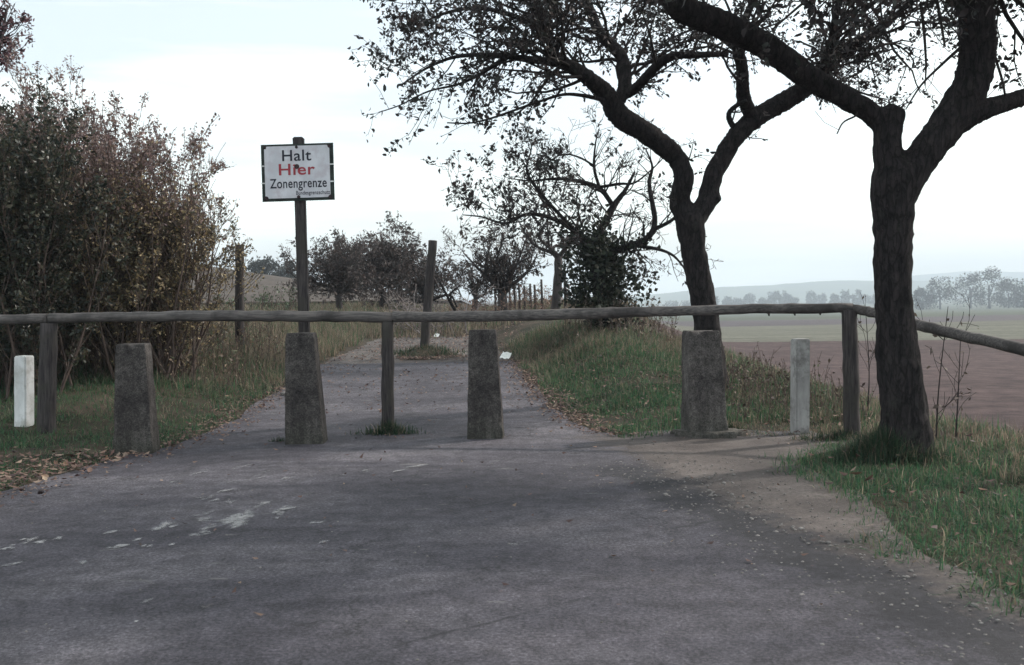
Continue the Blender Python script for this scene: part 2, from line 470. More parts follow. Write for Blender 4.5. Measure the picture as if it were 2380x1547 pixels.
u = np.linspace(0, 1, 30)
ry = np.arange(-8, 19.01, .2)
def jit(y, k): return wob(np.asarray(y), np.asarray(y) * 0 + k, 2.1, k) * .07 + wob(np.asarray(y), np.asarray(y) * 0 + k, 6.3, k) * .04
def road_x(y):
    l = roadL(y) + jit(y, 1.) - .05; r = roadR(y) + jit(y, 4.) + .03
    return l + (r - l) * u
o = sheet('road', road_x, ry, M['asphalt'], dz=.022); o['label'] = 'worn grey asphalt road running up to and past the barrier'
o = sheet('gravel_shoulder', lambda y: (roadR(y) - .35) + (grassR(y) + .02 + jit(y, 7.) - roadR(y) + .35) * np.linspace(0, 1, 14), np.arange(-8, 11.61, .2), M['gravel'], dz=.012)
o['label'] = 'pale gravelly dirt strip between asphalt and grass'
o = sheet('path', lambda y: (roadL(y) + .0 + max(0, y - 19) * .03) + (roadR(y) - roadL(y)) * np.linspace(0, 1, 14) + jit(y, 3.), np.arange(18.6, 25.6, .2), M['path'], dz=.012)
o['label'] = 'dirt track continuing uphill where the asphalt ends'

# dry hillside on the far left
def hillside():
    yy = np.append(np.arange(62, 230, 8.), 230)
    o = sheet('hill', lambda y: -4 - np.geomspace(1, 260, 30)[::-1] , yy, M['hillgrass'], dz=.25)
    o['label'] = 'dry pinkish grass hillside sloping down behind the shrubs'
hillside()

def ridge(name, pts, y0, depth, mat, label, seed):
    g = Geo(); X = np.linspace(pts[0][0], pts[-1][0], 160)
    H = np.interp(X, [p[0] for p in pts], [p[1] for p in pts])
    H = H + wob(X, X * 0 + seed, .02, seed) * 1.5 + wob(X, X * 0 + seed, .09, seed) * 1.1
    prof = [(-.0, -14), (.25, .55), (.5, .92), (.7, 1.0), (1.0, .8)]
    rows = []
    for t, k in prof:
        Z = np.full_like(X, -30.) if k < 0 else -24 + (H + 24) * k
        rows.append(np.stack([X, np.full_like(X, y0 + depth * t) + wob(X, X * 0, .004) * 40, Z], -1))
    V = np.array(rows).reshape(-1, 3); c_ = len(X)
    i = np.arange(len(prof) - 1)[:, None] * c_; j = np.arange(c_ - 1)[None]
    Q = np.stack([i + j, i + j + 1, i + c_ + j + 1, i + c_ + j], -1).reshape(-1, 4)
    me = smooth_mesh(np_mesh(name, V, [Q]))
    o = link(name, me, mat); tag(o, label, kind='structure')
def hz(px, py, d):
    p = pix(px, py, d); return (p.x, p.z)
ridge('hill', [(-1500, -10), hz(1250, 700, 2400), hz(1480, 690, 2400), hz(1700, 668, 2400), hz(1950, 652, 2400), hz(2150, 650, 2400), hz(2400, 655, 2400), (3300, 25)], 2200, 500, M['farhill'], 'low wooded ridge fading into haze beyond the meadow', 1.)
ridge('hill', [(-900, -12), hz(1700, 690, 3500), hz(2000, 660, 3500), hz(2150, 640, 3500), hz(2300, 628, 3500), hz(2420, 630, 3500), (4100, 60)], 3250, 600, M['farhill'], 'palest farthest ridge rising behind the wooded ridge', 2.)

# ------------------------------------------------------------------ vegetation tools
def leaves(g, P, size, tint, spread=.03, droop=.3, aspect=.55, var=.35, fine=False):
    """folded leaf blades of random size and turn; fine: rounder outline with an arched blade"""
    P = np.asarray(P, float); n = len(P)
    if n == 0: return
    P = P + rng.normal(0, spread, (n, 3))
    d = rng.normal(0, 1, (n, 3)); d[:, 2] -= droop; d = nrm(d)
    s = nrm(np.cross(d, rng.normal(0, 1, (n, 3)))); nn = np.cross(d, s)
    L = size * np.clip(rng.normal(1, var, n), .4, 1.8)[:, None]
    W = L * aspect * .5 * rng.uniform(.7, 1.15, (n, 1))
    fold = rng.uniform(-.2, .5, (n, 1)) * W
    tint = np.asarray(tint, float)
    C = tint[rng.integers(0, len(tint), n)] * rng.uniform(.7, 1.3, (n, 1))
    arch = rng.uniform(-.35, .35, (n, 1)) * L
    if fine:
        V = np.stack([P, P + d * L * .28 + s * W * .85 + nn * (fold + arch * .6), P + d * L * .68 + s * W * .8 + nn * (fold + arch * .7), P + d * L,
                      P + d * L * .68 - s * W * .8 + nn * (fold + arch * .7), P + d * L * .28 - s * W * .85 + nn * (fold + arch * .6)], 1).reshape(-1, 3)
        i = np.arange(n)[:, None] * 6
        g.add(V, i + [1, 2, 4, 5], np.concatenate([i + [0, 1, 5], i + [2, 3, 4]]), np.repeat(C, 6, 0))
    else:
        V = np.stack([P, P + d * L * .5 + s * W + nn * fold, P + d * L + nn * arch, P + d * L * .5 - s * W + nn * fold], 1).reshape(-1, 3)
        i = np.arange(n)[:, None] * 4
        g.add(V, None, np.concatenate([i + [0, 1, 2], i + [0, 2, 3]]), np.repeat(C, 4, 0))

def unit(v): return v / (np.linalg.norm(v) + 1e-9)

def tubes(g, A, R, sides):
    """many open tubes at once: A (n,m,3), R (n,m)"""
    n, m_, _ = A.shape
    D = np.gradient(A, axis=1); D /= np.linalg.norm(D, axis=2, keepdims=True) + 1e-9
    ref = np.where(np.abs(D[:, :1, 2:3]) < .8, np.array([.31, .17, 1.0]), np.array([1.0, .13, .21]))
    U = np.cross(D, np.broadcast_to(ref, D.shape)); U /= np.linalg.norm(U, axis=2, keepdims=True) + 1e-9
    W = np.cross(D, U)
    th = np.arange(sides) * 2 * math.pi / sides
    V = A[:, :, None] + R[:, :, None, None] * (np.cos(th)[:, None] * U[:, :, None] + np.sin(th)[:, None] * W[:, :, None])
    a = (np.arange(n) * m_ * sides)[:, None, None]; i = (np.arange(m_ - 1) * sides)[None, :, None]; j = np.arange(sides)[None, None]
    k = (j + 1) % sides
    Q = np.stack([a + i + j, a + i + k, a + i + sides + k, a + i + sides + j], -1).reshape(-1, 4)
    g.add(V.reshape(-1, 3), Q)

def nrm(v): return v / (np.linalg.norm(v, axis=-1, keepdims=True) + 1e-9)

def grow_b(g, P, D, L, R, lvl, prm, lp):
    """grow a whole generation of twigs at once, then its children; lp collects leaf points"""
    n = len(P)
    if n == 0: return
    ns = (2, 4, 6)[lvl]
    d = nrm(D); pts = [P]
    for i in range(ns):
        d = nrm(d + rng.normal(0, prm['wig'], (n, 3)) + np.array([0, 0, prm['up']]) * (1.0 if lvl else .6))
        pts.append(pts[-1] + d * (L / ns)[:, None])
    A = np.stack(pts, 1)
    tubes(g, A, np.maximum(R[:, None] * np.linspace(1, .35, ns + 1), prm['rmin']), (3, 4, 5)[lvl])
    def along(cnt, t0):
        idx = np.repeat(np.arange(n), cnt); t = rng.uniform(t0, 1, len(idx)); q = t * ns
        a = np.minimum(q.astype(int), ns - 1)
        return idx, t, A[idx, a] + (A[idx, a + 1] - A[idx, a]) * (q - a)[:, None], nrm(A[idx, a + 1] - A[idx, a])
    if lvl <= prm['leaflvl'] and prm['leaf'] > 0:
        lp.append(along(rng.poisson(prm['leaf'] * L), .15)[2])
    if lvl == 0: return
    idx, t, B, ax = along(rng.poisson(prm['nch'] * L) + 1, .2)
    q = nrm(np.cross(ax, rng.normal(0, 1, B.shape)))
    ang = np.radians(rng.uniform(*prm['ang'], len(idx)))[:, None]
    grow_b(g, B, ax * np.cos(ang) + q * np.sin(ang), L[idx] * rng.uniform(*prm['ratio'], len(idx)) * (1.15 - .5 * t),
           np.maximum(R[idx] * (1 - .5 * t) * .55, prm['rmin']), lvl - 1, prm, lp)

def grow(g, p, d, L, r, lvl, prm, lp):
    grow_b(g, np.array([p], float), np.array([d], float), np.array([L], float), np.array([r], float), lvl, prm, lp)

def remesh_obj(g, voxel, disp=.012, scale=5.0, mat=None, name='trunk', parent=None):
    me = g.mesh('tmp'); o = bpy.data.objects.new('tmp', me); col.objects.link(o)
    md = o.modifiers.new('r', 'REMESH'); md.mode = 'VOXEL'; md.voxel_size = voxel; md.use_smooth_shade = True
    sm = o.modifiers.new('s', 'SMOOTH'); sm.factor = .5; sm.iterations = 3
    dg = bpy.context.evaluated_depsgraph_get()
    out = bpy.data.meshes.new_from_object(o.evaluated_get(dg))
    bpy.data.objects.remove(o); bpy.data.meshes.remove(me)
    out.name = name
    for v in out.vertices:
        c = v.co
        q = Vector((c.x * scale, c.y * scale, c.z * scale * .35))
        a = mnoise.noise(q) * disp * 1.3 + mnoise.noise(q * 2.7) * disp * .9 + (mnoise.noise(q * 6) ** 2) * disp * .8
        v.co = c + v.normal * a
    smooth_mesh(out)
    return link(name, out, mat, parent)

def path3(pts, depth):
    """(px, py, width_px, depth offset) -> points, radii"""
    P = []; R = []
    for px, py, w, dd in pts:
        D = depth + dd
        P.append(tuple(pix(px, py, D))); R.append(w * .5 * D / FPX)
    A = catmull(np.column_stack([np.array(P), np.array(R)]), 6)
    return A[:, :3], np.maximum(A[:, 3], .004)

def path_tube(g, pts, depth, sides=12, rough=.03, core=None, limbs=None):
    """core: number of control points that melt into the trunk surface; the rest is a limb of its own"""
    P, R = path3(pts, depth)
    if limbs is None: tube(g, P, R, sides, True, rough); return P, R
    k = (core or 0) * 6
    if k: tube(g, P[:k + 1], R[:k + 1], sides, True, rough)
    a = max(0, k - 2)
    n = len(P[a:]); t = np.linspace(0, n - 1, n * 3)      # finer rings with knobbly bark outline
    Q = np.stack([np.interp(t, np.arange(n), P[a:, c]) for c in range(3)], -1); RR = np.interp(t, np.arange(n), R[a:])
    RR = RR * (1 + .05 * np.array([mnoise.noise(Vector(q) * 6) for q in Q]) + rng.normal(0, .012, len(Q)))
    lg_ = Geo(); tube(lg_, Q, RR, sides, True, rough * .6); limbs.append(lg_)
    return P, R

def spawn(g, P, R, prm, lp, density, L, lvl, tmin=.0, bias=(0, 0, .3), rfac=.4):
    tot = np.linalg.norm(np.diff(P, axis=0), axis=1).sum()
    n = int(tot * density)
    t = rng.uniform(tmin, 1, n); a = np.minimum((t * (len(P) - 1)).astype(int), len(P) - 2)
    ax = nrm(P[a + 1] - P[a]); q = nrm(np.cross(ax, rng.normal(0, 1, (n, 3))))
    ang = np.radians(rng.uniform(35, 80, n))[:, None]
    d = ax * np.cos(ang) + q * np.sin(ang) + np.array(bias)
    grow_b(g, P[a], d, L * rng.uniform(.5, 1.2, n), np.maximum(np.minimum(R[a] * rfac, .022 * L), prm['rmin']), lvl, prm, lp)

GAPS = [(-1.92, 7.4, .42, .4), (-1.7, 7.8, .3, .35), (-2.4, 7.4, .45, .28), (-2.5, 6.7, .4, .25), (-2.7, 9.5, .5, .5), (-2.1, 9.2, .6, .45), (-1.75, 8.2, .45, .3), (-1.1, 9.6, .55, .25), (-3.0, 6.65, .3, .25), (-2.2, 8.3, .5, .4), (-.2, 6.6, .3, .15), (-3.3, 8.0, .4, .3)]
def gapped(P, keep=.06):
    """thin out the leaves that stand between the sun and a few openings on the road: gaps put into the crown to let sun spots through"""
    gx = P[:, 0] - S.x / S.z * P[:, 2]; gy = P[:, 1] - S.y / S.z * P[:, 2]
    hit = np.zeros(len(P), bool)
    for x, y, a, b_ in GAPS: hit |= ((gx - x) / a) ** 2 + ((gy - y) / b_) ** 2 + wob(gx, gy, 9., x) * .5 < 1
    return P[~hit | (rng.uniform(0, 1, len(P)) < keep)]
DARK = [(.034, .029, .031), (.042, .033, .034), (.030, .032, .027), (.052, .037, .035), (.027, .027, .026)]

def finish_tree(name, label, base, trunk_g, twig_g, leaf_g, voxel, cat='tree', group=None, bark='bark', twig='twig', disp=.012, leafm='leaf', limbs=None):
    e = empty(name, base, label, cat, group)
    for q in (limbs or []): link('limb', smooth_mesh(q.mesh('limb')), M[bark], e)
    if voxel: remesh_obj(trunk_g, voxel, disp, 5, M[bark], 'trunk', e)
    else: link('trunk', smooth_mesh(trunk_g.mesh('trunk')), M[bark], e)
    if twig_g.n:
        o = link('branches', twig_g.mesh('branches'), M[twig], e); o['kind'] = 'stuff'
    if leaf_g.n:
        o = link('crown', leaf_g.mesh('crown'), M[leafm], e); o['kind'] = 'stuff'
    return e

# ------------------------------------------------------------------ right tree
D1 = 9.6
tg, wg, lg = Geo(), Geo(), Geo(); lp = []; limbs = []
b0 = pix(2098, 1075, D1)
zb1 = Tz(b0.x, b0.y)
trunkP, trunkR = path_tube(tg, [(2104, 1110, 170, 0), (2102, 1060, 140, 0), (2102, 1000, 118, 0), (2098, 920, 104, 0), (2088, 830, 98, 0), (2080, 740, 92, 0), (2075, 650, 86, 0), (2074, 560, 88, 0), (2076, 480, 96, 0), (2078, 420, 100, 0), (2078, 380, 84, 0)], D1, 16, .04)
path_tube(tg, [(2080, 470, 84, 0), (2068, 390, 72, 0), (2064, 320, 62, 0), (2070, 285, 56, 0), (2078, 262, 50, 0), (2084, 250, 40, 0)], D1, 14, .06)
la, lr_ = path_tube(tg, [(2066, 300, 50, 0), (2035, 272, 50, 0), (1960, 225, 50, -.1), (1880, 180, 56, -.2), (1780, 108, 60, -.35), (1680, 58, 62, -.5), (1600, 28, 66, -.6), (1560, -10, 58, -.7), (1530, -70, 46, -.7), (1490, -150, 34, -.6), (1440, -250, 22, -.4)], D1, 14, .05, 2, limbs)
ra, rr_ = path_tube(tg, [(2082, 470, 84, 0), (2120, 400, 80, 0), (2165, 335, 78, .05), (2215, 270, 78, .1), (2258, 195, 82, .1), (2272, 125, 84, .1), (2270, 55, 82, .05), (2265, -20, 76, 0), (2255, -100, 60, -.1), (2260, -200, 44, -.3), (2240, -320, 28, -.4)], D1, 14, .05, 4, limbs)
rb, rbr = path_tube(tg, [(2225, 290, 50, .1), (2280, 258, 48, .1), (2330, 242, 42, .2), (2390, 222, 38, .3), (2480, 180, 32, .4), (2600, 120, 26, .5), (2720, 20, 16, .6)], D1, 12, .05, 0, limbs)
l2, l2r = path_tube(tg, [(1575, 10, 40, -.65), (1510, -60, 30, -1.0), (1440, -120, 24, -1.5), (1370, -190, 18, -2.0), (1300, -270, 12, -2.4)], D1, 10, .05, 0, limbs)
r2, r2r = path_tube(tg, [(2262, -30, 50, 0), (2160, -110, 38, -.8), (2040, -190, 28, -1.5), (1900, -260, 18, -2.2)], D1, 10, .05, 0, limbs)
r3, r3r = path_tube(tg, [(2262, -60, 46, 0), (2340, -150, 36, -.9), (2420, -230, 26, -1.8), (2500, -300, 16, -2.6)], D1, 10, .05, 0, limbs)
r4, r4r = path_tube(tg, [(2260, -80, 46, 0), (2330, -200, 36, .9), (2400, -330, 24, 1.6)], D1, 10, .05, 0, limbs)
r5, r5r = path_tube(tg, [(1500, -140, 30, -.6), (1430, -260, 24, -1.0), (1380, -370, 16, -1.5), (1330, -460, 10, -1.8)], D1, 8, .05, 0, limbs)
r6, r6r = path_tube(tg, [(1545, -50, 34, -.7), (1600, -160, 26, -1.1), (1640, -280, 20, -1.5), (1660, -420, 10, -1.9)], D1, 8, .05, 0, limbs)
prm = dict(wig=.16, up=.03, rmin=.0025, leaflvl=1, leaf=30, nch=3.2, ang=(25, 70), ratio=(.4, .7))
for P, R, t0, den in ((la, lr_, .72, 7), (l2, l2r, .2, 8), (ra, rr_, .70, 4), (rb, rbr, .5, 3), (r2, r2r, .25, 8), (r3, r3r, .25, 7), (r4, r4r, .25, 7), (r5, r5r, .15, 8), (r6, r6r, .15, 8)):
    spawn(wg, P, R, prm, lp, den, 1.15, 2, t0)
# the rest of the crown, above and to the right of the picture: unseen limbs placed to shade the road
top1 = np.array(pix(2262, -40, D1)); tl = np.array(pix(1545, -50, D1 - .7))
for tgt in ((6.0, 9.0, 5.4), (7.4, 10.2, 5.0), (6.6, 11.8, 5.6), (5.0, 12.6, 6.0), (4.6, 8.0, 5.8), (6.2, 7.4, 5.2), (3.2, 11.6, 6.4), (2.6, 9.4, 6.6), (7.6, 8.6, 4.4), (8.2, 11.4, 4.6), (5.6, 10.4, 6.6), (4.2, 10.4, 6.8), (5.6, 13.2, 6.2), (4.4, 13.4, 6.3), (7.1, 13.3, 6.0), (4.2, 12.2, 6.4), (8.0, 12.5, 5.6), (6.4, 12.6, 6.3)):
    q = np.array(tgt); mid_ = (top1 + q) / 2 + rng.normal(0, .2, 3) + [0, 0, .3]
    P = catmull([top1, top1 * .7 + mid_ * .3, mid_, q], 6); R = np.linspace(.085, .018, len(P))
    qg = Geo(); tube(qg, P, R, 9, True, .05); limbs.append(qg)
    spawn(wg, P, R, dict(prm, leaf=24, nch=2.6), lp, 5.5, 1.25, 2, .2)
# bare twigs hanging from the right limb
for pts in ([(2240, 105, 9, .1), (2190, 150, 7, 0), (2140, 200, 5, -.1), (2105, 255, 3, -.1)],
            [(2140, 10, 8, -.3), (2148, 80, 7, -.3), (2152, 150, 5, -.3), (2150, 200, 3, -.3)],
            [(1985, 250, 6, -.1), (1990, 268, 5, -.1), (1960, 285, 4, -.1), (1945, 312, 3, -.1)],
            [(2290, 10, 9, .1), (2310, 120, 7, .1), (2330, 190, 6, .1), (2338, 238, 5, .2)]):
    P, R = path3(pts, D1); tube(wg, P, R, 5, False)
    spawn(wg, P, R, dict(prm, leaf=2, nch=1), lp, 5, .3, 0, .2)
LP = np.concatenate(lp)
leaves(lg, gapped(LP), .056, DARK, .03, fine=True)
finish_tree('old_tree', 'stout forked fruit tree beside the fence corner, grass round its foot', (b0.x, b0.y, zb1), tg, wg, lg, .028, disp=.016, limbs=limbs)

# ------------------------------------------------------------------ middle tree
D2 = 15.0
tg, wg, lg = Geo(), Geo(), Geo(); lp = []; limbs = []
b0 = pix(1664, 940, D2); zb2 = Tz(b0.x, b0.y)
path_tube(tg, [(1672, 975, 96, 0), (1664, 920, 80, 0), (1655, 860, 70, 0), (1645, 770, 62, 0), (1630, 680, 58, 0), (1616, 600, 58, 0), (1606, 540, 64, 0), (1600, 500, 66, 0)], D2, 14, .04)
a1, ar1 = path_tube(tg, [(1604, 520, 58, 0), (1580, 470, 52, 0), (1590, 415, 48, -.1), (1570, 365, 48, -.1), (1505, 312, 50, -.3), (1440, 270, 52, -.4), (1418, 232, 46, -.5), (1391, 201, 38, -.6), (1335, 160, 32, -.8), (1296, 140, 28, -.9), (1278, 97, 22, -1.), (1252, 39, 18, -1.2), (1220, -40, 12, -1.3)], D2, 12, .06, 3, limbs)
a2, ar2 = path_tube(tg, [(1425, 245, 34, -.45), (1450, 210, 32, -.4), (1446, 136, 30, -.2), (1395, 78, 26, 0), (1361, 0, 22, .2), (1320, -80, 14, .4)], D2, 10, .06, 0, limbs)
a3, ar3 = path_tube(tg, [(1440, 225, 24, -.4), (1475, 208, 24, -.5), (1520, 160, 22, -.8), (1562, 132, 20, -1.), (1630, 128, 16, -1.2), (1692, 126, 12, -1.3)], D2, 8, .06, 0, limbs)
a4, ar4 = path_tube(tg, [(1425, 238, 14, -.5), (1403, 233, 11, -.6), (1350, 222, 9, -.8), (1306, 221, 8, -1.), (1250, 238, 7, -1.2), (1198, 256, 6, -1.4), (1140, 276, 5, -1.5), (1089, 287, 4, -1.6), (1039, 286, 3, -1.6)], D2, 6, .04, 0, limbs)
a5, ar5 = path_tube(tg, [(1310, 150, 20, -.9), (1240, 140, 17, -1.1), (1175, 132, 14, -1.3), (1110, 128, 11, -1.5), (1050, 135, 8, -1.6), (990, 160, 6, -1.7), (930, 200, 4, -1.7)], D2, 8, .05, 0, limbs)
a6, ar6 = path_tube(tg, [(1180, 132, 10, -1.3), (1130, 165, 8, -1.3), (1070, 195, 6, -1.3), (996, 213, 4, -1.2), (930, 245, 3, -1.2), (880, 262, 2.5, -1.2)], D2, 6, .04, 0, limbs)
a7, ar7 = path_tube(tg, [(1270, 80, 16, -1.1), (1200, 40, 13, -.8), (1120, 20, 10, -.5), (1060, 25, 8, -.3), (1000, 45, 5, -.2), (960, 75, 3, -.2)], D2, 8, .05, 0, limbs)
b1_, br1 = path_tube(tg, [(1604, 522, 56, 0), (1642, 470, 48, .1), (1658, 410, 44, .2), (1698, 335, 42, .3), (1750, 280, 44, .4), (1830, 232, 44, .5), (1872, 205, 42, .5), (1905, 168, 38, .6), (1960, 120, 32, .7), (2030, 75, 22, .8), (2095, 25, 14, .9), (2150, -40, 10, .9)], D2, 12, .06, 3, limbs)
b2_, br2 = path_tube(tg, [(1752, 282, 34, .4), (1728, 225, 32, .2), (1725, 160, 28, 0), (1714, 100, 25, -.2), (1730, 50, 20, -.3), (1760, -20, 15, -.4), (1790, -100, 10, -.4)], D2, 10, .06, 0, limbs)
b3_, br3 = path_tube(tg, [(1720, 312, 14, .35), (1700, 288, 14, .3), (1694, 265, 12, .25), (1712, 246, 11, .2), (1735, 235, 9, .1)], D2, 8, .06, 0, limbs)
path_tube(tg, [(1645, 470, 34, .08), (1664, 462, 22, .05), (1673, 458, 14, .02)], D2, 8, .08)
b4_, br4 = path_tube(tg, [(1900, 172, 24, .6), (1930, 110, 20, .2), (1940, 50, 16, -.2), (1960, -30, 12, -.5)], D2, 8, .06, 0, limbs)
b5_, br5 = path_tube(tg, [(1722, 120, 20, -.1), (1640, 60, 16, .5), (1560, 20, 12, 1.0), (1480, -30, 8, 1.4)], D2, 8, .06, 0, limbs)
prm = dict(wig=.17, up=.0, rmin=.003, leaflvl=1, leaf=24, nch=3.3, ang=(25, 70), ratio=(.4, .72))
sp = dict(prm, leaf=10, nch=1.8)
for P, R, t0, den, L, q in ((a1, ar1, .62, 8, 1.15, prm), (a2, ar2, .2, 8, 1.25, prm), (a3, ar3, .2, 5.5, 1.0, prm), (a4, ar4, .1, 4, .5, dict(sp, leaf=8)),
                         (a5, ar5, .05, 8, 1.0, prm), (a6, ar6, .1, 6, .65, sp), (a7, ar7, .05, 8, 1.0, prm),
                         (b1_, br1, .55, 7, 1.2, prm), (b2_, br2, .15, 6.5, 1.15, prm), (b3_, br3, .2, 4, .6, sp), (b4_, br4, .1, 8, 1.2, prm), (b5_, br5, .1, 8, 1.2, prm)):
    spawn(wg, P, R, q, lp, den, L, 2 if L > .7 else 1, t0)
spawn(wg, a1[:30], ar1[:30], sp, lp, 1.2, .6, 1, .2, bias=(0, 0, -.4))
spawn(wg, b1_[:40], br1[:40], sp, lp, 1.6, .55, 1, .3, bias=(0, 0, -.6))
leaves(lg, gapped(np.concatenate(lp)), .058, DARK, .035, fine=True)
finish_tree('old_tree', 'slanting fruit tree forking into two crooked limbs, standing behind a concrete pillar', (b0.x, b0.y, zb2), tg, wg, lg, .034, disp=.018, limbs=limbs)

# ------------------------------------------------------------------ ivy-clad tree
D3 = 20.5
tg, wg, lg = Geo(), Geo(), Geo(); lp = []; limbs = []
b0 = pix(1398, 790, D3); zb3 = Tz(b0.x, b0.y)
path_tube(tg, [(1402, 830, 56, 0), (1400, 770, 46, 0), (1398, 690, 40, 0), (1392, 620, 36, 0), (1386, 580, 34, 0)], D3, 10, .05)
c1, cr1 = path_tube(tg, [(1388, 600, 26, 0), (1380, 575, 22, 0), (1407, 515, 18, .2), (1428, 477, 15, .3), (1455, 440, 9, .4), (1475, 400, 5, .4)], D3, 8, .05, 1, limbs)
c2, cr2 = path_tube(tg, [(1426, 480, 12, .3), (1392, 438, 11, .2), (1330, 419, 9, 0), (1280, 417, 7, -.2), (1233, 421, 4, -.3), (1180, 415, 2.5, -.3)], D3, 7, .05, 0, limbs)
c3, cr3 = path_tube(tg, [(1394, 440, 8, .2), (1381, 390, 7, .2), (1384, 335, 4, .2), (1392, 300, 2.5, .2)], D3, 6, .04, 0, limbs)
c4, cr4 = path_tube(tg, [(1381, 386, 5, .2), (1345, 366, 4.5, .1), (1306, 360, 3.5, 0), (1262, 385, 2.5, 0)], D3, 6, .04, 0, limbs)
c5, cr5 = path_tube(tg, [(1390, 600, 22, 0), (1420, 585, 20, -.1), (1460, 574, 19, -.2), (1504, 554, 16, -.3), (1522, 515, 13, -.3), (1509, 430, 10, -.2), (1516, 388, 6, -.2), (1500, 345, 3, -.2)], D3, 8, .06, 1, limbs)
c6, cr6 = path_tube(tg, [(1518, 535, 10, -.3), (1562, 512, 8, -.4), (1590, 480, 5, -.4)], D3, 6, .04, 0, limbs)
c7, cr7 = path_tube(tg, [(1385, 595, 20, 0), (1366, 570, 15, 0), (1337, 535, 12, 0), (1271, 504, 10, .2), (1220, 500, 8, .3), (1175, 520, 6, .4), (1120, 505, 4, .4), (1075, 500, 2.5, .4)], D3, 8, .05, 1, limbs)
c8, cr8 = path_tube(tg, [(1480, 572, 10, -.2), (1530, 580, 8, -.4), (1565, 595, 6, -.5), (1592, 625, 4, -.5)], D3, 6, .04, 0, limbs)
c9, cr9 = path_tube(tg, [(1330, 530, 9, 0), (1265, 460, 8, -.2), (1225, 400, 6, -.3), (1235, 345, 3, -.3), (1225, 310, 2, -.3)], D3, 6, .04, 0, limbs)
c10, cr10 = path_tube(tg, [(1392, 436, 8, .2), (1440, 428, 7, .2), (1478, 424, 5, .3), (1530, 380, 3, .4), (1545, 360, 2, .4)], D3, 6, .04, 0, limbs)
bare = dict(wig=.2, up=.04, rmin=.004, leaflvl=1, leaf=2.6, nch=3.6, ang=(25, 75), ratio=(.4, .75))
leafy = dict(bare, leaf=14, nch=3.4)
for P, R, q, den, L in ((c1, cr1, bare, 6, .85), (c2, cr2, bare, 7, .8), (c3, cr3, bare, 7, .6), (c4, cr4, bare, 7, .6), (c5, cr5, bare, 6, .9), (c6, cr6, bare, 6, .7),
                     (c7, cr7, leafy, 9, 1.1), (c8, cr8, bare, 5, .6), (c9, cr9, leafy, 8, .75), (c10, cr10, bare, 6, .6)):
    spawn(wg, P, R, q, lp, den, L, 2, .15)
leaves(lg, np.concatenate(lp), .085, DARK, .04)
e3 = finish_tree('ivy_tree', 'gnarled half bare tree with a dark clump of ivy round its trunk', (b0.x, b0.y, zb3), tg, wg, lg, .04, disp=.02, limbs=limbs)
# ivy mass: leaf cloud round the trunk
ig = Geo(); pts = []
prof = [(1386, 556, .10), (1388, 580, .17), (1392, 605, .27), (1398, 635, .36), (1402, 665, .38), (1404, 695, .34), (1400, 725, .22), (1400, 760, .17), (1402, 795, .15)]
for _ in range(150):
    t = rng.beta(1.5, 1.7) * (len(prof) - 1); a = min(int(t), len(prof) - 2); f = t - a
    px, py, sg_ = [prof[a][q] * (1 - f) + prof[a + 1][q] * f for q in range(3)]
    c = np.array(pix(px, py, D3)) + rng.normal(0, 1, 3) * np.array([sg_, sg_, .1])
    n = rng.integers(25, 75); d = np.array([rng.normal(0, .05), rng.normal(0, .05), rng.normal(.05, .09)])
    pts.append(c + rng.normal(0, 1, (n, 3)) * rng.uniform(.05, .12) + rng.uniform(-1, 1, (n, 1)) * d * 2)
for P, R, k in ((c1, cr1, 14), (c5, cr5, 18), (c7, cr7, 16)):
    q = P[rng.integers(0, k, 420)]; pts.append(q + rng.normal(0, .10, q.shape))
leaves(ig, np.concatenate(pts), .07, [(.022, .030, .02), (.03, .038, .024), (.016, .022, .017), (.05, .052, .036)], .03, .6, .9)
o = link('ivy', ig.mesh('ivy'), M['leaf'], e3); o['kind'] = 'stuff'

# ------------------------------------------------------------------ procedural smaller trees
def small_tree(name, label, px, D, py_base, trunk_h, crown_r, crown_h, limbs, prm, size, tint, group=None, lean=0, twigm='orchard', voxel=None, tr=.11, L=None):
    p = pix(px, py_base, D); z = Tz(p.x, p.y); b_ = np.array([p.x, p.y, z])
    tg, wg, lg = Geo(), Geo(), Geo(); lp = []
    top = b_ + np.array([lean, rng.normal(0, .05), trunk_h])
    P = catmull([b_ - [0, 0, .25], b_ + [0, 0, .1], (b_ + top) / 2 + rng.normal(0, .05, 3), top], 4)
    tube(tg, P, np.linspace(tr * 1.25, tr * .8, len(P)), 8, True, .06)
    for k in range(limbs):
        a = 2 * math.pi * (k + rng.uniform(-.3, .3)) / limbs
        el = rng.uniform(.25, 1.2)
        tip = top + np.array([math.cos(a) * crown_r * math.cos(el), math.sin(a) * crown_r * math.cos(el), crown_h * (.35 + .6 * math.sin(el))]) * rng.uniform(.75, 1.0)
        mid = top * .5 + tip * .5 + rng.normal(0, .12 * crown_r, 3) + np.array([0, 0, -.1 * crown_h + .15 * el])
        P = catmull([top - [0, 0, .1], top * .75 + mid * .25, mid, tip], 4)
        R = np.linspace(tr * .55, tr * .12, len(P))
        tube(tg, P, R, 6, True, .06)
        spawn(wg, P, R, prm, lp, prm['den'], (L or crown_r * .5), 2, .2)
    if lp: leaves(lg, np.concatenate(lp), size, tint, size * .5)
    return finish_tree(name, label, tuple(b_), tg, wg, lg, None, group=group, bark='orchard', twig=twigm)

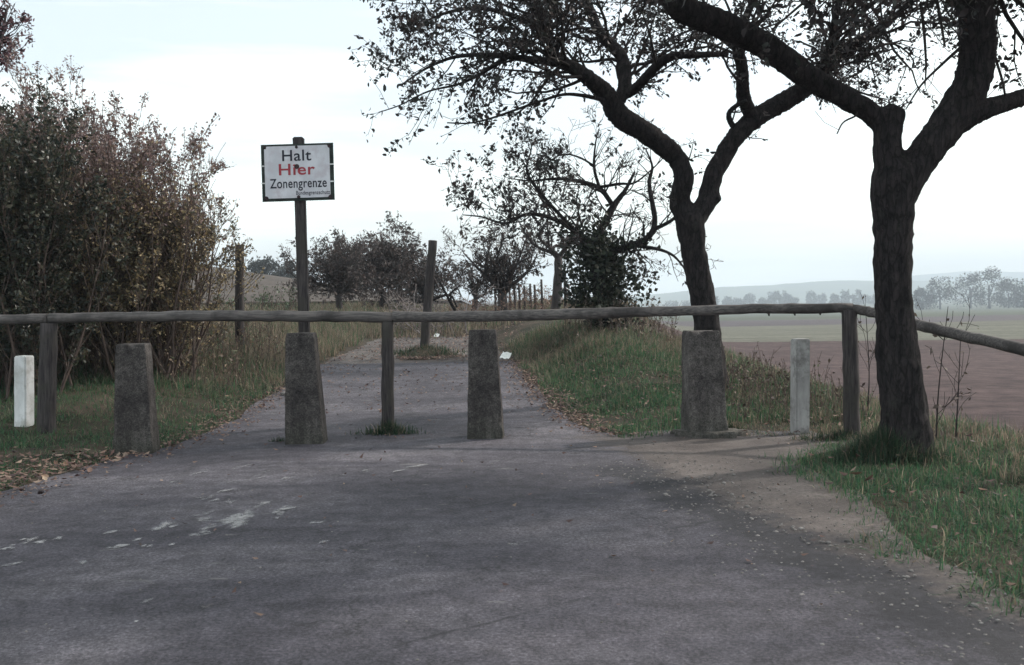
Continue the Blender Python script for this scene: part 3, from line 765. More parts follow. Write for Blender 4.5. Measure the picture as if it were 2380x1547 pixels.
ORCH = [(.06, .047, .045), (.072, .055, .05), (.05, .045, .042), (.085, .062, .056)]
pr = dict(wig=.2, up=.05, rmin=.006, leaflvl=1, leaf=11, nch=2.6, ang=(25, 75), ratio=(.4, .75), den=7)
small_tree('orchard_tree', 'spreading orchard tree with a short dark trunk beside the sign post', 790, 37, 688, .75, 2.2, 1.6, 10, pr, .10, ORCH)
small_tree('orchard_tree', 'dense round orchard tree between its spreading neighbour and the leaning post', 885, 42, 682, .8, 2.4, 2.1, 11, dict(pr, leaf=13), .12, ORCH)
small_tree('orchard_tree', 'low orchard tree seen behind the leaning post', 985, 44, 690, .6, 2.0, 1.5, 9, dict(pr, leaf=13), .12, ORCH)
small_tree('orchard_tree', 'pale distant orchard tree just beside the low one by the post', 930, 52, 690, 1.0, 1.8, 1.9, 7, dict(pr, leaf=10, rmin=.008), .13, ORCH)
small_tree('bare_tree', 'dark twiggy tree standing over the far fence posts', 1168, 31, 700, .75, 1.6, 2.0, 9, dict(pr, leaf=10, den=8), .09, ORCH, twigm='twig', tr=.16)
small_tree('bare_tree', 'thin trunked tree close beside the ivy clad tree', 1290, 27, 716, 1.55, 1.3, 1.6, 6, dict(pr, leaf=6, den=5), .08, ORCH, twigm='twig', tr=.12, lean=.1)
small_tree('bare_tree', 'low scrubby tree left of the dark twiggy tree', 1105, 36, 697, .6, 1.1, 1.3, 7, dict(pr, leaf=7), .10, ORCH, twigm='twig')

# dark weathered pile of dead boughs near the leaning post
g = Geo(); 
for k in range(38):
    p = np.array(pix(rng.uniform(890, 1090), 716, 27 + rng.uniform(-1, 1))); p[2] = Tz(p[0], p[1])
    d = np.array([rng.normal(0, .6), rng.normal(0, .4), rng.uniform(.5, 1.4)])
    grow(g, p, d, rng.uniform(.7, 1.5), .018, 2, dict(wig=.25, up=-.02, rmin=.006, leaflvl=-1, leaf=0, nch=1.8, ang=(30, 80), ratio=(.4, .7)), [])
link('dead_brush', g.mesh('dead_brush'), simple_mat('bleached_twigs', (.12, .10, .10), (.26, .225, .215), 6, bstr=0))
tag(bpy.data.objects['dead_brush'], 'bleached dead brushwood around the foot of the leaning post', 'brushwood')
g = Geo()
for pts in ([(1000, 700, 8, 0), (1030, 688, 7, .1), (1050, 690, 5, .2), (1062, 715, 4, .2)], [(1022, 655, 5, 0), (1040, 690, 7, 0), (1058, 722, 8, .1)], [(1038, 690, 5, 0), (1062, 672, 4, .2), (1072, 690, 2.5, .3)], [(1048, 705, 5, 0), (1050, 680, 3.5, -.1), (1070, 664, 2, -.2)]):
    path_tube(g, pts, 24, 7, .08)
link('fallen_bough', smooth_mesh(g.mesh('fallen_bough')), M['bark'])
tag(bpy.data.objects['fallen_bough'], 'crooked dead bough lying right of the leaning post', 'bough')

# ------------------------------------------------------------------ shrubs on the left
def shrub(name, label, bases, nst, h, spread, prm, size, tint, lvl=2, r0=.022, lean=(0, 0), twig='shrubtwig', leafm='shrubleaf', upper=None, zc=2.3):
    wg, lg = Geo(), Geo(); lp = []; sg = Geo()
    c = np.mean(np.array(bases), 0)
    for _ in range(nst):
        bx, by = bases[rng.integers(len(bases))]
        x = bx + rng.normal(0, .25); y = by + rng.normal(0, .3)
        p = np.array([x, y, Tz(x, y) - .1])
        a = rng.uniform(0, 2 * math.pi); s = spread * math.sqrt(rng.uniform(.02, 1))
        d = np.array([math.cos(a) * s + lean[0], math.sin(a) * s + lean[1], 1.0])
        L = h(x) * rng.uniform(.62, 1.0) / math.sqrt(1 + .35 * s * s)
        n = 7; pts = [p]; dd = unit(d)
        for i in range(n):
            dd = unit(dd + rng.normal(0, .07, 3) + np.array([0, 0, .05])); pts.append(pts[-1] + dd * L / n)
        P = np.array(pts); R = np.linspace(r0, r0 * .22, len(P))
        tube(sg, P, R, 5, False)
        spawn(wg, P, R, prm, lp, prm['den'], prm['L'], lvl, .12, bias=tuple(unit(d) * .9 + np.array([0, 0, .3])))
    e = empty(name, (c[0], c[1], Tz(c[0], c[1])), label, 'shrub')
    o = link('stem', sg.mesh('stem'), M[twig], e); o['kind'] = 'stuff'
    o = link('branches', wg.mesh('branches'), M[twig], e); o['kind'] = 'stuff'
    P = np.concatenate(lp)
    if upper:
        hi = P[:, 2] + rng.normal(0, .45, len(P)) > zc
        leaves(lg, P[hi], size, upper, size * .6, .0, .6, .4); P = P[~hi]
    leaves(lg, P, size, tint, size * .6, .0, .6, .4)
    o = link('crown', lg.mesh('crown'), M[leafm], e); o['kind'] = 'stuff'
    return e
BROWN = [(.25, .19, .10), (.31, .235, .13), (.12, .105, .065), (.19, .14, .09), (.075, .072, .046), (.44, .35, .21), (.09, .08, .054), (.06, .055, .042)]
PINKISH = [(.24, .165, .155), (.30, .215, .19), (.17, .12, .12), (.26, .185, .15), (.12, .09, .09), (.20, .13, .125)]
GREEN = [(.035, .042, .028), (.045, .05, .032), (.028, .033, .026), (.085, .075, .05), (.022, .028, .024)]
ps = dict(wig=.1, up=.08, rmin=.0035, leaflvl=1, leaf=54, nch=1.9, ang=(10, 40), ratio=(.4, .75), den=4.2, L=.9)
shrub('tall_shrub', 'tall brown leaved shrub with fine upright twigs leaning over the rail', [(-6.2, 16.3), (-5.6, 16.0), (-6.9, 16.6)], 70,
      lambda x: 3.75 - .75 * max(0, x + 6.2), .54, ps, .045, BROWN, lean=(-.03, 0), upper=PINKISH, zc=3.1)
shrub('tall_shrub', 'rounded tan and pinkish shrub arching towards the upright old post', [(-5.5, 15.7), (-5.2, 15.9), (-5.0, 16.2)], 44, lambda x: 3.0 - .6 * max(0, x + 5.2), .58, dict(ps, leaf=40, den=4.2), .043, BROWN, lean=(.0, 0), upper=PINKISH, zc=2.9)
shrub('tall_shrub', 'dark green leafed shrub behind the white marker post', [(-6.3, 14.2), (-7.0, 14.6), (-7.7, 14.4)], 52, lambda x: 3.3 + .25 * max(0, -x - 6), .45, dict(ps, leaf=66, den=5.5), .055, GREEN)
shrub('tall_shrub', 'tallest brown shrub rising behind the dark green one', [(-7.0, 17.0), (-7.5, 17.2), (-8.6, 17.4), (-8.0, 17.0)], 58, lambda x: 4.1 + .55 * min(1.4, max(0, -x - 7.0)), .36, ps, .045, PINKISH)
shrub('low_shrub', 'low green bush at the foot of the dry hillside', [(-7.6, 33), (-8.4, 33), (-6.9, 33.3)], 30, lambda x: 1.15, .9, dict(ps, leaf=22, den=4, L=.32), .08, [(.07, .10, .055), (.09, .12, .07), (.06, .08, .05)])
PURP = [(.12, .06, .075), (.16, .08, .085), (.09, .05, .06)]
small_tree('purple_tree', 'purple leaved tree top poking above the tall shrubs', -12, 18, 860, 4.5, .9, 1.7, 9, dict(wig=.15, up=.08, rmin=.005, leaflvl=1, leaf=36, nch=2.4, ang=(25, 60), ratio=(.4, .7), den=6), .07, PURP, twigm='twig', L=.6)

# ------------------------------------------------------------------ far trees
def far_tree(name, label, x, y, h, w, group, tint, n=1500, ls=.55, slim=False):
    z = Tz(x, y); e = empty(name, (x, y, z), label, 'tree', group)
    g = Geo(); tube(g, catmull([(x, y, z - .3), (x + rng.normal(0, .2), y, z + h * .3), (x, y, z + h * .6)], 3), np.linspace(h * .035, h * .015, 7), 6)
    for k in range(4):
        a = rng.uniform(0, 6.28); tube(g, np.array([(x, y, z + h * .3), (x + math.cos(a) * w * .3, y + math.sin(a) * w * .3, z + h * rng.uniform(.5, .7))]), np.array([h * .015, h * .006]), 5)
    link('trunk', g.mesh('trunk'), M['orchard'], e)
    P = []
    nb = 22
    for k in range(nb):
        t = rng.uniform(.12, .92); rr = w * .5 * math.sqrt(max(.08, 1 - ((t - .42) / .55) ** 2))
        a = rng.uniform(0, 6.28); c = np.array([x + math.cos(a) * rr * .65, y + math.sin(a) * rr * .65, z + h * t])
        s = w * rng.uniform(.13, .24)
        q = rng.normal(0, 1, (n // nb, 3)); q /= np.linalg.norm(q, axis=1)[:, None]
        P.append(c + q * s * rng.uniform(.6, 1.15, (len(q), 1)) * np.array([1, 1, .9]))
    lg = Geo(); leaves(lg, np.concatenate(P), ls, tint, ls * .3, .1, .7)
    o = link('crown', lg.mesh('crown'), M['leaf'], e); o['kind'] = 'stuff'
FAR = [(.03, .033, .024), (.04, .04, .03), (.024, .028, .022)]
def far_at(px, py_base, D, hpx, wpx, group, label, name='field_tree', **kw):
    p = pix(px, py_base, D)
    far_tree(name, label, p.x, D, hpx * D / FPX, wpx * D / FPX, group, FAR, ls=.0011 * D + .2, **kw)
for px, h, w in ((2185, 74, 75), (2255, 84, 70), (2300, 88, 80), (2345, 62, 60), (2380, 70, 60), (2145, 50, 55), (2420, 60, 70)):
    far_at(px, 720, 740 + rng.uniform(-50, 50), h * rng.uniform(.95, 1.05), w, 'tree clump across the meadow', 'hazy rounded tree in the clump standing across the meadow', n=2200)
for px in (1662, 1688, 1712, 1738, 1770, 1800, 1822, 1850, 1888, 1912, 1940, 1962, 1990, 2012, 2035):
    far_at(px + rng.uniform(-4, 4), 712, 1280 + rng.uniform(-80, 120), rng.uniform(16, 36), rng.uniform(16, 34), 'far row of small trees', 'small hazy tree in the far row below the wooded ridge', n=1100)
for px in (1560, 1600, 1630):
    far_at(px, 714, 1300, rng.uniform(9, 15), rng.uniform(30, 40), 'far row of low bushes', 'low hazy bush at the end of the far tree row', name='field_bush', n=500)
for px in (598, 618, 640, 662, 684):
    D = 175.
    p = pix(px, 600, D)
    far_tree('hedge_tree', 'round hedge tree along the top of the dry hillside', p.x, D, rng.uniform(2.6, 4.0), rng.uniform(3, 4.5), 'hedge trees on the hillside', FAR, n=700, ls=.4)

# ------------------------------------------------------------------ grass
def blades(g, X, Y, H, W, lean, tint, seg=2):
    n = len(X); Z = T(X, Y) - .01
    a = rng.uniform(0, 2 * math.pi, n)
    dx, dy = np.cos(a), np.sin(a)
    la_ = rng.uniform(0, 2 * math.pi, n); ll = np.abs(rng.normal(0, 1, n)) * lean
    ex, ey = np.cos(la_) * ll * H, np.sin(la_) * ll * H
    B = np.stack([X, Y, Z], -1)
    s = np.stack([dx, dy, 0 * dx], -1) * (W * .5)[:, None]
    hz_ = H / np.sqrt(1 + ll * ll)
    mid = B + np.stack([ex * .35, ey * .35, hz_ * .6], -1)
    tip = B + np.stack([ex * 1.1, ey * 1.1, hz_ * np.clip(1.05 - .3 * ll, .45, 1.05)], -1)
    V = np.stack([B - s, B + s, mid + s * .7, mid - s * .7, tip], 1).reshape(-1, 3)
    i = np.arange(n)[:, None] * 5
    g.add(V, i + [0, 1, 2, 3], i + [3, 2, 4], np.repeat(tint, 5, 0))

def scat(n, x0, x1, y0, y1, mask=None, clump=.12, ncl=None):
    ncl = ncl or max(10, n // 14)
    cx = rng.uniform(x0, x1, ncl); cy = rng.uniform(y0, y1, ncl)
    k = rng.integers(0, ncl, n)
    X = cx[k] + rng.normal(0, clump, n); Y = cy[k] + rng.normal(0, clump, n)
    if mask is not None:
        m_ = mask(X, Y); X, Y, k = X[m_], Y[m_], k[m_]
    return X, Y, k

GG = np.array([(.040, .105, .050), (.050, .125, .058), (.028, .080, .044), (.072, .135, .066), (.12, .145, .085)])
DRY = np.array([(.20, .148, .115), (.255, .195, .148), (.155, .112, .09), (.32, .255, .195), (.125, .092, .077)])
PINK = np.array([(.22, .155, .12), (.27, .19, .145), (.18, .13, .10), (.31, .235, .17)])
def tints(pal, n, k=None, cl=.25):
    c = pal[rng.integers(0, len(pal), n)] * rng.uniform(.75, 1.25, (n, 1))
    if k is not None:
        q = rng.uniform(1 - cl, 1 + cl, (k.max() + 1, 1)); c = c * q[k]
    return c
def blend(a, b_, f): return a * (1 - f[:, None]) + b_ * f[:, None]
def patch(name, label, n, x0, x1, y0, y1, mask, hfun, w, lean, dryf, clump=.1, bare=-.5):
    X, Y, k = scat(n, x0, x1, y0, y1, mask, clump)
    pk = wob(X, Y, 1.7, x0) * .6 + wob(X, Y, 4.3, y0) * .5 + rng.normal(0, .18, len(X)) > bare     # bare trodden patches
    X, Y, k = X[pk], Y[pk], k[pk]
    hk = rng.uniform(.6, 1.35, k.max() + 1)
    H = hfun(X, Y) * hk[k] * rng.uniform(.5, 1.15, len(X))
    f = np.clip(dryf(X, Y) + rng.normal(0, .15, len(X)) + rng.normal(0, .15, k.max() + 1)[k], 0, 1)
    f = (f > rng.uniform(0.0, 1, len(X))).astype(float) * .85
    C = blend(tints(GG, len(X), k), tints(DRY, len(X), k), f)
    g = Geo(); blades(g, X, Y, H, np.full(len(X), w) * rng.uniform(.6, 1.3, len(X)), lean, C)
    o = link(name, g.mesh(name), M['grass']); tag(o, label, 'grass', kind='stuff')

edge = lambda X, Y, k: wob(X, Y, 3.1, k) * .14 + wob(X, Y, 9.3, k) * .06
patch('grass', 'short green grass round the foot of the stout forked tree', 62000, 2.0, 5.6, 3.2, 10.6,
      lambda X, Y: (X > grassR(Y) - .16 + edge(X, Y, 1.) * 1.5 + rng.normal(0, .06, len(X))) & (Y < 10.5) & (X < 5.3), lambda X, Y: .095 + .04 * wob(X, Y, 2.2), .008, 1.5, lambda X, Y: .06 + .5 * smooth((X - 4.0) / 1.0), bare=-1.0)
patch('grass', 'green grass bank between the road edge and the ivy clad tree', 85000, 0, 4.6, 11.2, 22,
      lambda X, Y: (X > roadR(Y) + .12 + edge(X, Y, 2.)) & (X < bankX(Y) + .6) & ((Y > 12.3 + edge(X, Y, 5.)) | (X < 2.0)), lambda X, Y: .10 + .045 * wob(X, Y, 1.7) +   .12 * smooth((Y - 15) / 5) + .06 * smooth((X - 2.2)), .010, 1.3,
      lambda X, Y: .12 + .5 * smooth((Y - 15.5) / 4) + .25 * smooth((X - 2.4)) + .2 * wob(X, Y, .9, 2.))
patch('grass', 'dark green grass on the verge below the tall shrubs', 86000, -9, -3, 3.5, 17.5,
      lambda X, Y: (X < roadL(Y) - .1 - edge(X, Y, 3.)), lambda X, Y: .085 + .035 * wob(X, Y, 1.9) + .15 * smooth((Y - 12.8) / 4), .009, 1.3,
      lambda X, Y: .06 + .6 * smooth((Y - 13.5) / 3) + .15 * wob(X, Y, 1.1, 4.))
patch('dry_grass', 'tall dry grass between the sign post and the old upright post', 52000, -10, -2.6, 16.8, 31,
      lambda X, Y: (X < np.where(Y < 25.5, roadL(Y) - .1, 0) - edge(X, Y, 5.)), lambda X, Y: .30 + .14 * wob(X, Y, 1.3), .012, .6, lambda X, Y: .78 + .2 * wob(X, Y, .8, 1.), .14)
patch('dry_grass', 'dry grass covering the rise between the orchard trees', 46000, -16, 5, 25, 52,
      lambda X, Y: (X < bankX(Y) + .5), lambda X, Y: .28 + .1 * wob(X, Y, .8), .020, .6, lambda X, Y: .86 + .15 * wob(X, Y, .5, 1.), .25)
patch('dry_grass', 'rough dry grass on the slope down to the ploughed field', 45000, 2.6, 7.5, 8, 22,
      lambda X, Y: (X > bankX(Y) - .9) & (X < bankX(Y) + 1.9 + edge(X, Y, 7.) * 3), lambda X, Y: .17 + .05 * wob(X, Y, 1.3), .010, .8, lambda X, Y: .66 + .2 * wob(X, Y, 1.2, 1.), .1)
patch('dry_grass', 'thin dry grass round the foot of the pale post', 9000, 2.1, 4.6, 10.9, 12.4,
      lambda X, Y: (X > 2.2) & (Y > 11.25 + edge(X, Y, 1.) * .6), lambda X, Y: .06 + 0 * X, .008, .9, lambda X, Y: .75 + 0 * X, .08)

def tuft(name, label, x, y, r, n, h, dry, w=.008, lean=.7, rx=1.0):
    a = rng.uniform(0, 6.283, n); q = np.abs(rng.normal(0, .5, n)) * r
    X = x + np.cos(a) * q * rx; Y = y + np.sin(a) * q * .6
    H = h * np.exp(-(q / r) ** 2) * rng.uniform(.35, 1.2, n)
    f = (rng.uniform(0, 1, n) < dry).astype(float)
    g = Geo(); blades(g, X, Y, H, np.full(n, w), lean, blend(tints(GG, n) * np.array([.75, .6, .7]), tints(DRY, n), f))
    o = link(name, g.mesh(name), M['grass']); tag(o, label, 'grass tuft', kind='stuff')
    # blades start from the surface of the road or soil
    return o

# ------------------------------------------------------------------ weeds
def weeds(name, label, n, fn, hr, tint, head, seed_size, prm=None):
    g, lg = Geo(), Geo(); lp = []
    prm = prm or dict(wig=.1, up=.05, rmin=.0028, leaflvl=1, leaf=9, nch=3.2, ang=(20, 55), ratio=(.3, .55), seg=.14)
    tips = []
    for _ in range(n):
        x, y = fn(); p = np.array([x, y, Tz(x, y) - .03])
        h = rng.uniform(*hr)
        grow(g, p, np.array([rng.normal(0, .16), rng.normal(0, .16), 1]), h, .006, 1, prm, lp)
    P = np.concatenate(lp)
    leaves(lg, P, seed_size, tint, .02, 0, .6, .5)
    e = empty(name, (P[:, 0].mean(), P[:, 1].mean(), Tz(P[:, 0].mean(), P[:, 1].mean())), label, 'weeds'); e['kind'] = 'stuff'
    o = link('stalks', g.mesh('stalks'), M['shrubtwig'], e); o['kind'] = 'stuff'
    o = link('seed_heads', lg.mesh('seed_heads'), M['litter'], e); o['kind'] = 'stuff'
def in_r():
    y = rng.uniform(12.2, 16.5); return rng.uniform(2.5, 4.1), y
weeds('weeds', 'dark seed headed weeds behind the pale post at the field edge', 150, in_r, (.22, .6), [(.075, .055, .05), (.10, .075, .06), (.13, .10, .075), (.08, .09, .05)], None, .04)
def in_l():
    y = rng.uniform(14.8, 19.5); return roadL(y) - rng.uniform(.5, 3.6), y
weeds('weeds', 'dead brown weeds on the verge in front of the upright old post', 170, in_l, (.4, .9), [(.19, .14, .10), (.24, .18, .125), (.13, .10, .075), (.09, .10, .055)], None, .04)
def in_b():
    y = rng.uniform(18.5, 24); return rng.uniform(.9, 3.1) * y / 20.5, y
weeds('weeds', 'withered scrub at the foot of the ivy clad tree', 120, in_b, (.35, .8), [(.15, .115, .085), (.20, .155, .11), (.09, .085, .06), (.11, .085, .075)], None, .045)
def in_bb():
    y = rng.uniform(27, 36); return rng.uniform(-1.7, 1.6) * y / 30, y
weeds('bramble', 'reddish brown bramble bank below the far fence posts', 150, in_bb, (.4, .8), [(.20, .12, .095), (.25, .16, .12), (.15, .10, .08)], None, .06)

# leafless saplings beside the stout tree
for (px, py, D, hpx, lab) in ((2175, 985, 10.4, 320, 'thin leafless sapling close behind the stout forked tree'), (2220, 980, 10.6, 260, 'second thin sapling behind the tree, nearer the ploughed field'), (2015, 990, 12.6, 260, 'wispy sapling between the fence corner post and the stout tree')):
    p = pix(px, py, D); z = Tz(p.x, p.y); g = Geo(); lp = []; sg = Geo()
    h = hpx * D / FPX
    P = catmull([(p.x, p.y, z - .05), (p.x + .03, p.y, z + h * .4), (p.x + rng.normal(.05, .05), p.y, z + h)], 5); R = np.linspace(.010, .003, len(P))
    tube(sg, P, R, 5); spawn(g, P, R, dict(wig=.14, up=.06, rmin=.0025, leaflvl=1, leaf=3.5, nch=1.5, ang=(20, 50), ratio=(.4, .6), seg=.12), lp, 7, .45, 1, .25)
    e = empty('sapling', (p.x, p.y, z), lab, 'sapling')
    link('trunk', sg.mesh('trunk'), M['twig'], e); o = link('branches', g.mesh('branches'), M['twig'], e); o['kind'] = 'stuff'
    lg = Geo(); leaves(lg, np.concatenate(lp), .05, [(.12, .09, .07), (.09, .07, .06)], .02); o = link('crown', lg.mesh('crown'), M['litter'], e); o['kind'] = 'stuff'

# ------------------------------------------------------------------ concrete bollards
def bollard(px, py, D, wb, wt, h, yaw, label, mat, skew=0.0, footing=False, seed=0, depthr=.8):
    p = pix(px, py, D); x, y = p.x, p.y; z = Tz(x, y) + (.025 if footing else .0)
    e = empty('concrete_pillar', (x, y, z), label, 'pillar', 'concrete pillars across the road')
    bm = bmesh.new()
    n, nz_ = 7, 22
    bmesh.ops.create_cube(bm, size=1)
    bmesh.ops.bevel(bm, geom=bm.edges[:], offset=.04, segments=2, profile=.5, affect='EDGES')
    bmesh.ops.subdivide_edges(bm, edges=[q for q in bm.edges if q.calc_length() > .3], cuts=22, use_grid_fill=True)
    for v in bm.verts:
        t = v.co.z + .5
        # keep the worn edge small in metres although the block is tall
        t = min(max(t, 0), 1)
        w = wb + (wt - wb) * t
        c = Vector((v.co.x * w + skew * t, v.co.y * w * depthr, -.12 + t * (h + .12)))
        q = c * 9 + Vector((seed * 7, seed * 3, seed))
        c += Vector((mnoise.noise(q), mnoise.noise(q + Vector((9, 0, 0))), mnoise.noise(q + Vector((0, 9, 0))) * .6)) * .0035
        q = c * 30 + Vector((seed * 7, seed * 3, seed))
        c += Vector((mnoise.noise(q), mnoise.noise(q + Vector((9, 0, 0))), mnoise.noise(q + Vector((0, 9, 0))) * .6)) * .003
        # chipped arrises: knock some of the edge back
        ex, ey = abs(v.co.x) * 2, abs(v.co.y) * 2
        ed_ = max(0, min(ex, ey) - .75) / .25 + max(0, (t - .96) / .04) * max(ex, ey)
        ch = max(0, mnoise.noise(c * 7 + Vector((seed * 11, 2, 5))) - .12) * ed_ * .05
        c -= Vector((c.x, c.y, 0)).normalized() * ch + Vector((0, 0, ch * .5 if t > .9 else 0))
        v.co = c
    bmesh.ops.rotate(bm, verts=bm.verts, cent=(0, 0, 0), matrix=Matrix.Rotation(yaw, 3, 'Z'))
    me = bpy.data.meshes.new('shaft'); bm.to_mesh(me); bm.free()
    o = bpy.data.objects.new('shaft', me); me.materials.append(mat); col.objects.link(o); o.parent = e
    if footing:
        g = Geo(); ang = np.linspace(0, 2 * math.pi, 26, endpoint=False)
        rr = .29 + wob(np.cos(ang) * 2, np.sin(ang) * 2, 3.1) * .09
        ring = np.stack([np.cos(ang) * rr * 1.25, np.sin(ang) * rr * .8 - .06, 0 * ang], -1)
        V = np.vstack([ring + [0, 0, -.1], ring + [0, 0, .0], ring * [.93, .93, 1] + [0, 0, .022], [[0, -.06, .03]]])
        k = np.arange(26); k2 = (k + 1) % 26
        Q = np.concatenate([np.stack([k, k2, k2 + 26, k + 26], -1), np.stack([k + 26, k2 + 26, k2 + 52, k + 52], -1)])
        Tt = np.stack([k + 52, k2 + 52, np.full(26, 78)], -1)
        g.add(V, Q, Tt); me = smooth_mesh(g.mesh('footing')); me.materials.append(M['concrete2'])
        o = bpy.data.objects.new('footing', me); col.objects.link(o); o.parent = e
    return e
bollard(318, 1057, 10.7, .40, .285, 1.10, math.radians(4), 'concrete pillar at the grassy road edge, between white marker post and sign', M['concrete'], .0, seed=1)
bollard(714, 1032, 11.2, .41, .29, 1.16, math.radians(1), 'concrete pillar standing directly in front of the sign post', M['concrete'], -.035, seed=2)
bollard(1130, 1022, 11.35, .39, .285, 1.155, math.radians(-2), 'concrete pillar in the open road, next to the middle fence post', M['concrete'], -.015, seed=3)
bollard(1638, 1018, 11.3, .43, .335, 1.06, math.radians(7), 'concrete pillar on a rough footing in front of the slanting tree', M['concrete2'], -.03, True, seed=4)

# ------------------------------------------------------------------ barrier
bar = empty('barrier_fence', tuple(pix(900, 1012, 11.9)), 'round timber pole barrier across the road, turning a corner by the stout tree', 'barrier')
bar.location.z = 0
def fpost(top, bot, d, r, mat=M['postwood'], parent=bar, name='post', dl=0.0):
    a = np.array(pix(*top, d)); b_ = np.array(pix(*bot, d + dl)); b_[2] = Tz(b_[0], b_[1]) - .2
    P = np.array([b_ + (a - b_) * t for t in np.linspace(0, 1, 14)]); P[1:-1] += rng.normal(0, .003, (12, 3))
    P = np.vstack([P[0], P[1:], P[-1] + (P[-1] - P[-2]) * .02])
    R = np.linspace(r * 1.06, r * .96, len(P)) * (1 + rng.normal(0, .012, len(P))); R[-1] *= .86
    g = Geo(); tube(g, P, R, 14, True, .018)
    return link(name, smooth_mesh(g.mesh(name)), mat, parent)
def rail(pts, depths, r, mat=M['railwood'], sides=12):
    P = np.array([tuple(pix(px, py, d)) for (px, py), d in zip(pts, depths)])
    A = catmull(P, 8); n = len(A)
    A[1:-1] += rng.normal(0, .003, (n - 2, 3))
    R = np.interp(np.linspace(0, 1, n), np.linspace(0, 1, len(r)), r) * (1 + rng.normal(0, .018, n) + .07 * np.array([mnoise.noise(Vector(q) * 1.9) for q in A]))
    g = Geo(); tube(g, A, R, sides, True, .025)
    o = link('rail', smooth_mesh(g.mesh('rail')), mat, bar); return o
rail([(-620, 755), (-180, 748), (0, 743), (112, 741)], [11.75, 11.75, 11.75, 11.75], [.05, .053, .055])
fpost((-610, 762), (-612, 1020), 11.75, .088)
rail([(114, 740), (300, 737), (500, 735), (700, 736), (912, 738)], [11.75, 11.8, 11.8, 11.85, 11.85], [.053, .057, .06, .059])
ra_ = rail([(914, 737), (1100, 736), (1300, 731), (1500, 725), (1750, 719), (1982, 717)], [11.85, 11.7, 11.5, 11.35, 11.1, 10.9], [.060, .060, .058, .054, .05])
rail([(1984, 719), (2040, 729), (2140, 757), (2260, 786), (2400, 818), (2560, 862)], [10.9, 10.7, 10.3, 9.7, 9.0, 8.3], [.048, .052, .054, .055])
# knot stubs under the right rail
g = Geo()
for px, py, d in ((1668, 734, 11.2), (1786, 731, 11.07), (1846, 730, 11.03), (1905, 729, 10.97)):
    g = Geo(); p = np.array(pix(px, py, d)); tube(g, np.array([p + [0, 0, .02], p + [.008, 0, -.018]]), np.array([.018, .006]), 6)
    link('knot', g.mesh('knot'), M['railwood'], bar)

fpost((114, 752), (106, 1012), 11.75, .092)
fpost((901, 748), (901, 1012), 11.85, .068)
fpost((1974, 722), (1981, 1018), 10.9, .08)
fpost((2470, 842), (2478, 1090), 8.65, .08)

# ------------------------------------------------------------------ sign
DS = 12.4
sb = pix(714, 1000, DS); sz = Tz(sb.x, sb.y)
sign = empty('warning_sign', (sb.x, sb.y, sz), 'white border warning sign with dark rim on a tall wooden post', 'sign')
st = pix(693.5, 320, DS); stn = np.array(st); bt = np.array([sb.x, sb.y, sz])
def box_tube(name, P0, P1, w, d, mat, parent):
    ax = unit(P1 - P0); A = unit(np.cross(ax, [0, -1, 0])); B = np.cross(ax, A)
    bm = bmesh.new(); bmesh.ops.create_cube(bm, size=1)
    bmesh.ops.subdivide_edges(bm, edges=[e_ for e_ in bm.edges if abs((e_.verts[0].co - e_.verts[1].co).z) > .5], cuts=18)
    for v in bm.verts:
        c = P0 + (P1 - P0) * (v.co.z + .5) + A * v.co.x * w + B * v.co.y * d
        v.co = Vector(c) + Vector(rng.normal(0, .0015, 3))
    bmesh.ops.bevel(bm, geom=[e_ for e_ in bm.edges if e_.calc_length() > .1 and len(e_.link_faces) == 2 and e_.calc_face_angle(0) > .8], offset=.012, segments=2, affect='EDGES')
    me = bpy.data.meshes.new(name); bm.to_mesh(me); bm.free()
    return link(name, me, mat, parent)
axp = unit(stn - bt)
box_tube('post', bt - axp * .3, stn, .118, .10, M['postwood'], sign)
# panel frame of reference: centre, right, up, out (towards the road)
pc = np.array(pix(695, 403, DS)) + np.array([0, -.075, 0])
up = axp; right = unit(np.cross(np.array([0, 1, 0]), up)); right = unit(right + up * .008); outv = unit(np.cross(right, up))
if outv[1] > 0: outv = -outv
PW, PH = .82, .645
def plate(name, x0, x1, y0, y1, z0, z1, mat, parent, chamfer=0):
    if chamfer:
        c = chamfer; pg = [(x0 + c, y0), (x1 - c, y0), (x1, y0 + c), (x1, y1 - c), (x1 - c, y1), (x0 + c, y1), (x0, y1 - c), (x0, y0 + c)]
    else: pg = [(x0, y0), (x1, y0), (x1, y1), (x0, y1)]
    n = len(pg); V = [pc + right * a + up * b_ + outv * z for z in (z0, z1) for a, b_ in pg]
    me = bpy.data.meshes.new(name)
    F = [list(range(n))[::-1], list(range(n, 2 * n))] + [[i, (i + 1) % n, n + (i + 1) % n, n + i] for i in range(n)]
    me.from_pydata([tuple(v) for v in V], [], F); me.update()
    bm = bmesh.new(); bm.from_mesh(me); bmesh.ops.recalc_face_normals(bm, faces=bm.faces); bm.to_mesh(me); bm.free()
    return link(name, me, mat, parent)
hx, hy = PW / 2, PH / 2
panel = plate('panel', -hx, hx, -hy, hy, -.012, .0, M['signdark'], sign)
plate('face', -hx + .036, hx - .044, -hy + .034, hy - .022, .0005, .003, M['signwhite'], panel, .03)
for s, y0 in ((-1, .074), (-1, -.12), (1, .074), (1, -.12)):
    a, b_ = (-hx - .006, -hx + .034) if s < 0 else (hx - .042, hx + .006)
    plate('strap', a, b_, y0, y0 + .014, .0005, .005, M['white'], panel)
